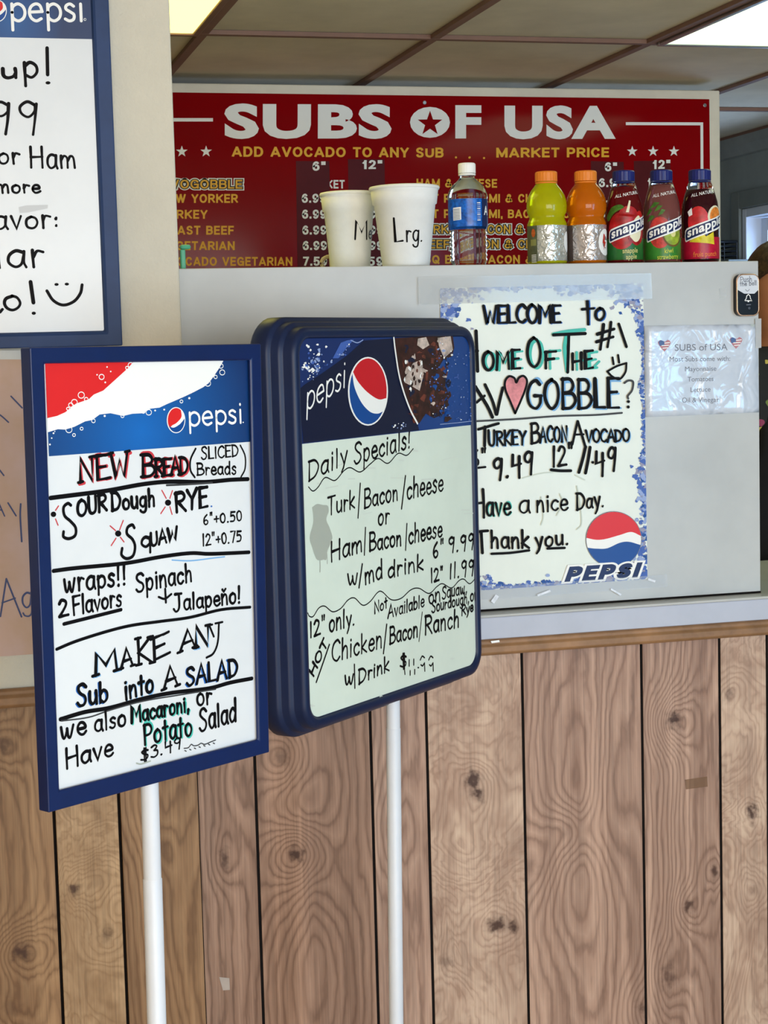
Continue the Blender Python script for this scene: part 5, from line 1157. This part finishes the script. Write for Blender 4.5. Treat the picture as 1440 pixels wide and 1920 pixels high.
fruit_drink(724, 'red fruit drink bottle with green label base and apple picture, blue cap', juice('red_drink', (104, 14, 20), .25), mat('green_label', (38, 104, 44), .35, .45, vary=.12, scale=60), 486, apple_art, (('snapple', .22, 62), ('apple', .3, 24)), mat('pale_yellow_print', (214, 208, 130), .4, .4, vary=0))
fruit_drink(966, 'pinkish fruit drink bottle with kiwi and strawberry picture, middle blue cap', juice('pink_drink', (128, 74, 70), .25), mat('bright_green_label', (56, 128, 44), .35, .45, vary=.12, scale=60), 496, kiwi_art, (('kiwi', .3, 58), ('strawberry', .2, 20)), mat('lime_print', (200, 210, 70), .4, .4, vary=0))
fruit_drink(1212, 'dark red fruit drink bottle with magenta label base at the right end', juice('dark_red_drink', (58, 12, 22), .25), mat('magenta_label', (186, 14, 54), .35, .45, vary=.12, scale=60), 462, punch_art, (('fruit punch', .12, 34),), mat('orange_print', (236, 130, 60), .4, .4, vary=0))
# mug behind the smaller cup
c = Plane((0, 3.575, 0)).px(634, 497); MUG = mat('beige_mug_glaze', (184, 168, 142), .3, .5, vary=.08, scale=30); c = np.array([c[0]+.012, 3.575, ZPT+.0006])
t = thing('mug', 'beige mug behind the smaller foam cup, only its handle showing', 'mug', c)
b = MB(); b.lathe([(0, 0), (.026, 0), (.03, .004), (.031, .038), (.0305, .04), (.0285, .04), (.0275, .006), (0, .006)], c, MUG, 40); b.build('mug_body', t, weld=True)
b = MB(); b.tube([c+np.array([-.029-.019*math.sin(q), -.002, .020-.0145*math.cos(q)]) for q in np.linspace(.1, math.pi-.1, 12)], .0042, MUG, 10); b.build('handle', t)
# teal clip poking out behind the wall edge
TEAL = mat('teal_plastic', (84, 176, 140), .4, .4, vary=.06); TP = Plane((0, 3.345, 0)); cx = TP.px(342, 480)
t = thing('tape_dispenser', 'small teal plastic tool poking out behind the cream wall edge', 'tool', (cx[0], 3.345, ZPT+.0006))
cz = TP.px(342, 464)[2]; e1 = TP.px(357, 465)[0]; x_a = TP.px(338, 480)[0]+.0; x_b = TP.px(347, 480)[0]
x_a = max(x_a, XC-.004)
b = MB(); b.box((x_a, 3.338, ZPT+.0006), (x_b, 3.352, cz-.004), TEAL); b.build('stem', t, bevel=.002)
b = MB(); b.box((x_a, 3.336, cz-.0038), (e1, 3.354, cz+.005), TEAL); b.build('head', t, bevel=.004)
# wire basket on a shelf at the far wall
sy = on_x(1360, 470, XW-.05)[1]; sz = on_x(1365, 492, XW-.05)[2]
WIRE = mat('black_wire', (24, 26, 28), .4, .4, vary=0)
t = thing('wall_shelf', 'narrow grey shelf on the far side wall behind the bottles', 'shelf', (XW-.07, sy, sz-.06))
b = MB(); b.box((XW-.16, sy-.25, sz-.016), (XW-.001, sy+.25, sz), WCAS); b.build('board', t, bevel=.002)
for dy in (-.18, .18): b = MB(); b.prism([(XW-.13, sy+dy, sz-.0165), (XW-.001, sy+dy, sz-.0165), (XW-.001, sy+dy, sz-.10)], (0, .012, 0), WCAS); b.build('bracket', t)
t = thing('wire_basket', 'small black wire basket beyond the partition, left of the window', 'basket', (XW-.08, sy, sz+.001))
b = MB()
for z in (.006, .024, .043, .062, .08):
    b = MB(); b.tube([(XW-.14, sy-.06, sz+z), (XW-.03, sy-.06, sz+z), (XW-.03, sy+.06, sz+z), (XW-.14, sy+.06, sz+z), (XW-.14, sy-.06, sz+z)], .0036 if z < .07 else .006, WIRE, 6); b.build('wire_hoop', t)
for x_, y_ in ((-.14, -.06), (-.03, -.06), (-.03, .06), (-.14, .06), (-.085, -.06), (-.085, .06)):
    b = MB(); b.tube([(XW+x_, sy+y_, sz+.002), (XW+x_, sy+y_, sz+.082)], .003, WIRE, 6); b.build('upright', t)

# ------------------------------------------------------------------ person behind the counter
PX = Plane((0, 4.06, 0)); hc = PX.px(1459, 552); hx, hy, hz = hc[0], 4.06, hc[2]
SKIN = mat('warm_skin', (176, 116, 82), .5, .35, vary=.06, scale=20); HAIR = mat('brown_hair', (58, 42, 26), .5, .3, vary=.45, scale=130)
def floral():
    m = bpy.data.materials.new('black_floral_cloth'); m.use_nodes = True; t = NT(m); o = t.obj()
    v = t.n('ShaderNodeTexVoronoi'); t.l(o, v.inputs['Vector']); v.inputs['Scale'].default_value = 34
    n = t.noise(o, 60, 2); dd = t.m('ADD', v.outputs['Distance'], t.m('MULTIPLY', t.m('SUBTRACT', n, .5), .3))
    sp = t.n('ShaderNodeSeparateColor'); t.l(v.outputs['Color'], sp.inputs[0])
    colr = t.ramp(sp.outputs[0], [(0, (24, 22, 24)), (.4, (110, 128, 60)), (.55, (190, 170, 80)), (.7, (150, 60, 92)), (.85, (90, 110, 60))], 'CONSTANT')
    t.l(t.mix(t.m('LESS_THAN', dd, .36), (22, 20, 23), colr), t.b.inputs['Base Color']); t.b.inputs['Roughness'].default_value = .8; return m
FLOR = floral(); APR = mat('black_apron', (28, 27, 30), .75, .2, vary=.1); TROU = mat('dark_trousers', (40, 42, 50), .8, .2, vary=.1); SHOE = mat('black_shoe', (22, 22, 24), .5, .3, vary=.05)
def skinned(name, nodes, edges, m, parent, sub=2, root=0):
    me = bpy.data.meshes.new(name); inv = INV[parent]
    me.from_pydata([tuple(inv @ Vector(p_)) for p_, r in nodes], edges, []); o = bpy.data.objects.new(name, me); COL.objects.link(o)
    o.parent = parent; INV[o] = inv
    md = o.modifiers.new('skin', 'SKIN'); md.use_smooth_shade = True; me.materials.append(m)
    sv = me.skin_vertices[0].data if me.skin_vertices else None
    if sv is None:
        me.attributes; bm = bmesh.new(); bm.from_mesh(me); bm.verts.layers.skin.verify(); bm.to_mesh(me); bm.free(); sv = me.skin_vertices[0].data
    for i, (p_, r) in enumerate(nodes): sv[i].radius = r if hasattr(r, '__len__') else (r, r); sv[i].use_root = (i == root)
    s_ = o.modifiers.new('subdivision', 'SUBSURF'); s_.levels = sub; s_.render_levels = sub
    dg = bpy.context.evaluated_depsgraph_get(); ev = o.evaluated_get(dg); m2 = bpy.data.meshes.new_from_object(ev, depsgraph=dg)
    m2.name = name; o.modifiers.clear(); o.data = m2
    for pl_ in m2.polygons: pl_.use_smooth = True
    if not m2.materials: m2.materials.append(m)
    return o
per = thing('person', 'person in black floral top standing behind the counter at the right edge', 'person', (hx, hy, 0))
V3 = lambda x, y, z: (hx+x, hy+y, z)
S = hz-1.555                                            # head centre sits at 1.555 on a 1.68 m figure
zz = lambda z: z*(1+S/1.555)
N = [(V3(0, 0, zz(.90)), (.15, .11)), (V3(0, 0, zz(1.06)), (.13, .095)), (V3(0, .005, zz(1.22)), (.15, .105)), (V3(0, .01, zz(1.33)), (.13, .09)), (V3(0, .012, zz(1.40)), .052), (V3(0, .014, zz(1.44)), .048),
     (V3(0, -.018, zz(1.498)), (.066, .080)), (V3(0, -.004, zz(1.58)), (.088, .108)), (V3(0, 0, zz(1.64)), (.066, .082))]
Eg = [(i, i+1) for i in range(8)]
def limb(path, at):
    k = len(N); N.extend(path); Eg.append((at, k)); Eg.extend((k+i, k+i+1) for i in range(len(path)-1)); return k+len(path)-1
for s_ in (-1, 1):
    limb([(V3(.095*s_, 0, zz(.80)), .088), (V3(.10*s_, -.005, zz(.48)), .058), (V3(.10*s_, .01, zz(.30)), .056), (V3(.10*s_, .015, zz(.10)), .036), (V3(.105*s_, -.03, zz(.05)), (.036, .034)), (V3(.11*s_, -.13, zz(.035)), (.038, .026))], 0)
    limb([(V3(.165*s_, .01, zz(1.35)), .055), (V3(.215*s_, .02, zz(1.20)), .046), (V3(.235*s_, .03, zz(1.06)), .038), (V3(.24*s_, -.02, zz(.93)), .032), (V3(.24*s_, -.055, zz(.84)), .024), (V3(.238*s_, -.068, zz(.80)), (.018, .034)), (V3(.237*s_, -.078, zz(.765)), (.014, .036))], 3)
    hx_ = .237*s_; hand = len(N)-1
    for j, (dy, ln) in enumerate(((-.112, .070), (-.091, .078), (-.070, .073), (-.050, .058))):
        limb([(V3(hx_, dy, zz(.738)), .0085), (V3(hx_-.004*s_, dy-.002, zz(.738)-ln*.5), .008), (V3(hx_-.014*s_, dy-.004, zz(.738)-ln), .0068)], hand)
    limb([(V3(hx_-.012*s_, -.112, zz(.792)), .0105), (V3(hx_-.022*s_, -.128, zz(.765)), .009), (V3(hx_-.024*s_, -.134, zz(.742)), .0075)], hand-1)
bd = skinned('body', N, Eg, SKIN, per, 3, 0)
# face relief pushed out of the one continuous body surface
hcen = Vector(INV[per] @ Vector(V3(0, 0, zz(1.56)))); kf = zz(1.0)
for v in bd.data.vertices:
    q = (v.co-hcen)
    if q.z > -.13 and abs(q.x) < .12:
        f = max(0, min(1, (-q.y-.03)/.03)); g = lambda dx, dz, sx, sz: math.exp(-((q.x-dx)/sx)**2-((q.z-dz)/sz)**2)
        v.co.y -= f*(.026*g(0, -.034, .012, .016)+.013*g(0, -.010, .009, .024)+.006*g(0, -.068, .02, .006)+.007*g(0, -.100, .022, .016)-.008*g(.03, 0, .015, .010)-.008*g(-.03, 0, .015, .010)+.004*g(0, .03, .05, .012))
for s_ in (-1, 1):
    e = V3(.031*s_, -.080, zz(1.562)); b = MB(); b.lathe([(0, -.009), (.009, -.004), (.0105, 0), (.009, .004), (0, .009)], e, mat('eye_white', (214, 206, 198), .2, .5, vary=0), 16); b.build('eye', per, weld=True)
    b = MB(); b.lathe([(0, -.0052), (.0045, -.002), (.0052, 0), (.0045, .002), (0, .0052)], (e[0], e[1]-.0068, e[2]), mat('dark_iris', (40, 26, 18), .2, .5, vary=0), 14); b.build('iris', per, weld=True)
    b = MB(); b.tube([V3(.016*s_, -.088, zz(1.578)), V3(.032*s_, -.088, zz(1.584)), V3(.05*s_, -.076, zz(1.579))], [.003, .0034, .002], HAIR, 8); b.build('eyebrow', per)
    b = MB(); ex = V3(.083*s_, .008, zz(1.553)); b.loft([[np.array(ex)+np.array([s_*dx, .014*math.cos(q)*sc_+.004, .030*math.sin(q)*sc_]) for q in np.linspace(0, 2*math.pi, 15)[:-1]] for dx, sc_ in ((-.012, .5), (0, .9), (.008, 1), (.010, .8), (.006, .4))], SKIN, True); b.build('ear', per)
b = MB(); b.tube([V3(-.024, -.0855, zz(1.4935)), V3(0, -.0925, zz(1.4925)), V3(.024, -.0855, zz(1.4935))], [.003, .0052, .003], mat('lip_tone', (150, 84, 70), .4, .4, vary=.05), 8); b.build('lips', per)
# hair shell
b = MB(); Lh = []
for i in range(15):
    ph = math.pi*i/14*.63; ring_ = []
    for j in range(36):
        th = 2*math.pi*j/36; front = max(0, (.5-math.sin(th))/1.5); lim = .62-.29*front**.8; p2 = math.pi*i/14*lim
        r = 1+.022*math.sin(9*th+i*.7)+.014*math.sin(23*th-i)+(.03*math.sin(5*th) if i > 11 else 0)
        ring_.append(V3(.090*r*math.sin(p2)*math.cos(th), .004+.108*r*math.sin(p2)*math.sin(th), zz(1.565)+.128*math.cos(p2)*r))
    Lh.append(ring_)
b.loft(Lh, HAIR, True); ho = b.build('hair', per, weld=True); so = ho.modifiers.new('thick', 'SOLIDIFY'); so.thickness = .010; so.offset = -1
Ns = [(V3(0, 0, zz(.88)), (.165, .125)), (V3(0, 0, zz(1.06)), (.148, .112)), (V3(0, .004, zz(1.22)), (.166, .124)), (V3(0, .01, zz(1.345)), (.158, .108)), (V3(0, .01, zz(1.43)), (.07, .064))]; Es = [(i, i+1) for i in range(4)]
for s_ in (-1, 1):
    k_ = len(Ns); Ns += [(V3(.165*s_, .01, zz(1.362)), .078), (V3(.214*s_, .02, zz(1.21)), .062), (V3(.228*s_, .026, zz(1.12)), .058)]; Es += [(3, k_), (k_, k_+1), (k_+1, k_+2)]
skinned('floral_top', Ns, Es, FLOR, per, 2, 0)
Nt = [(V3(0, 0, zz(.93)), (.155, .118))]; Et = []
for s_ in (-1, 1):
    k_ = len(Nt); Nt += [(V3(.096*s_, 0, zz(.80)), .102), (V3(.10*s_, -.004, zz(.48)), .074), (V3(.10*s_, .008, zz(.28)), .068), (V3(.10*s_, .012, zz(.09)), .062)]; Et += [(0, k_), (k_, k_+1), (k_+1, k_+2), (k_+2, k_+3)]
skinned('trousers', Nt, Et, TROU, per, 2, 0)
for s_ in (-1, 1):
    skinned('shoe', [(V3(.10*s_, .05, .045), .043), (V3(.105*s_, -.02, .045), .046), (V3(.11*s_, -.10, .042), (.047, .04)), (V3(.112*s_, -.16, .036), (.038, .032))], [(0, 1), (1, 2), (2, 3)], SHOE, per, 2, 1)
b = MB(); La = []
for z, hw, dy in ((zz(1.30), .085, -.128), (zz(1.18), .11, -.142), (zz(1.06), .15, -.128), (zz(.92), .175, -.138), (zz(.70), .18, -.150), (zz(.52), .175, -.152)):
    La.append([V3(hw*q, dy+.07*q*q*(1.3 if z < zz(1.1) else .7), z) for q in np.linspace(-1, 1, 13)])
b.loft(La, APR, True, close=False); ao = b.build('apron', per); so = ao.modifiers.new('thick', 'SOLIDIFY'); so.thickness = .004
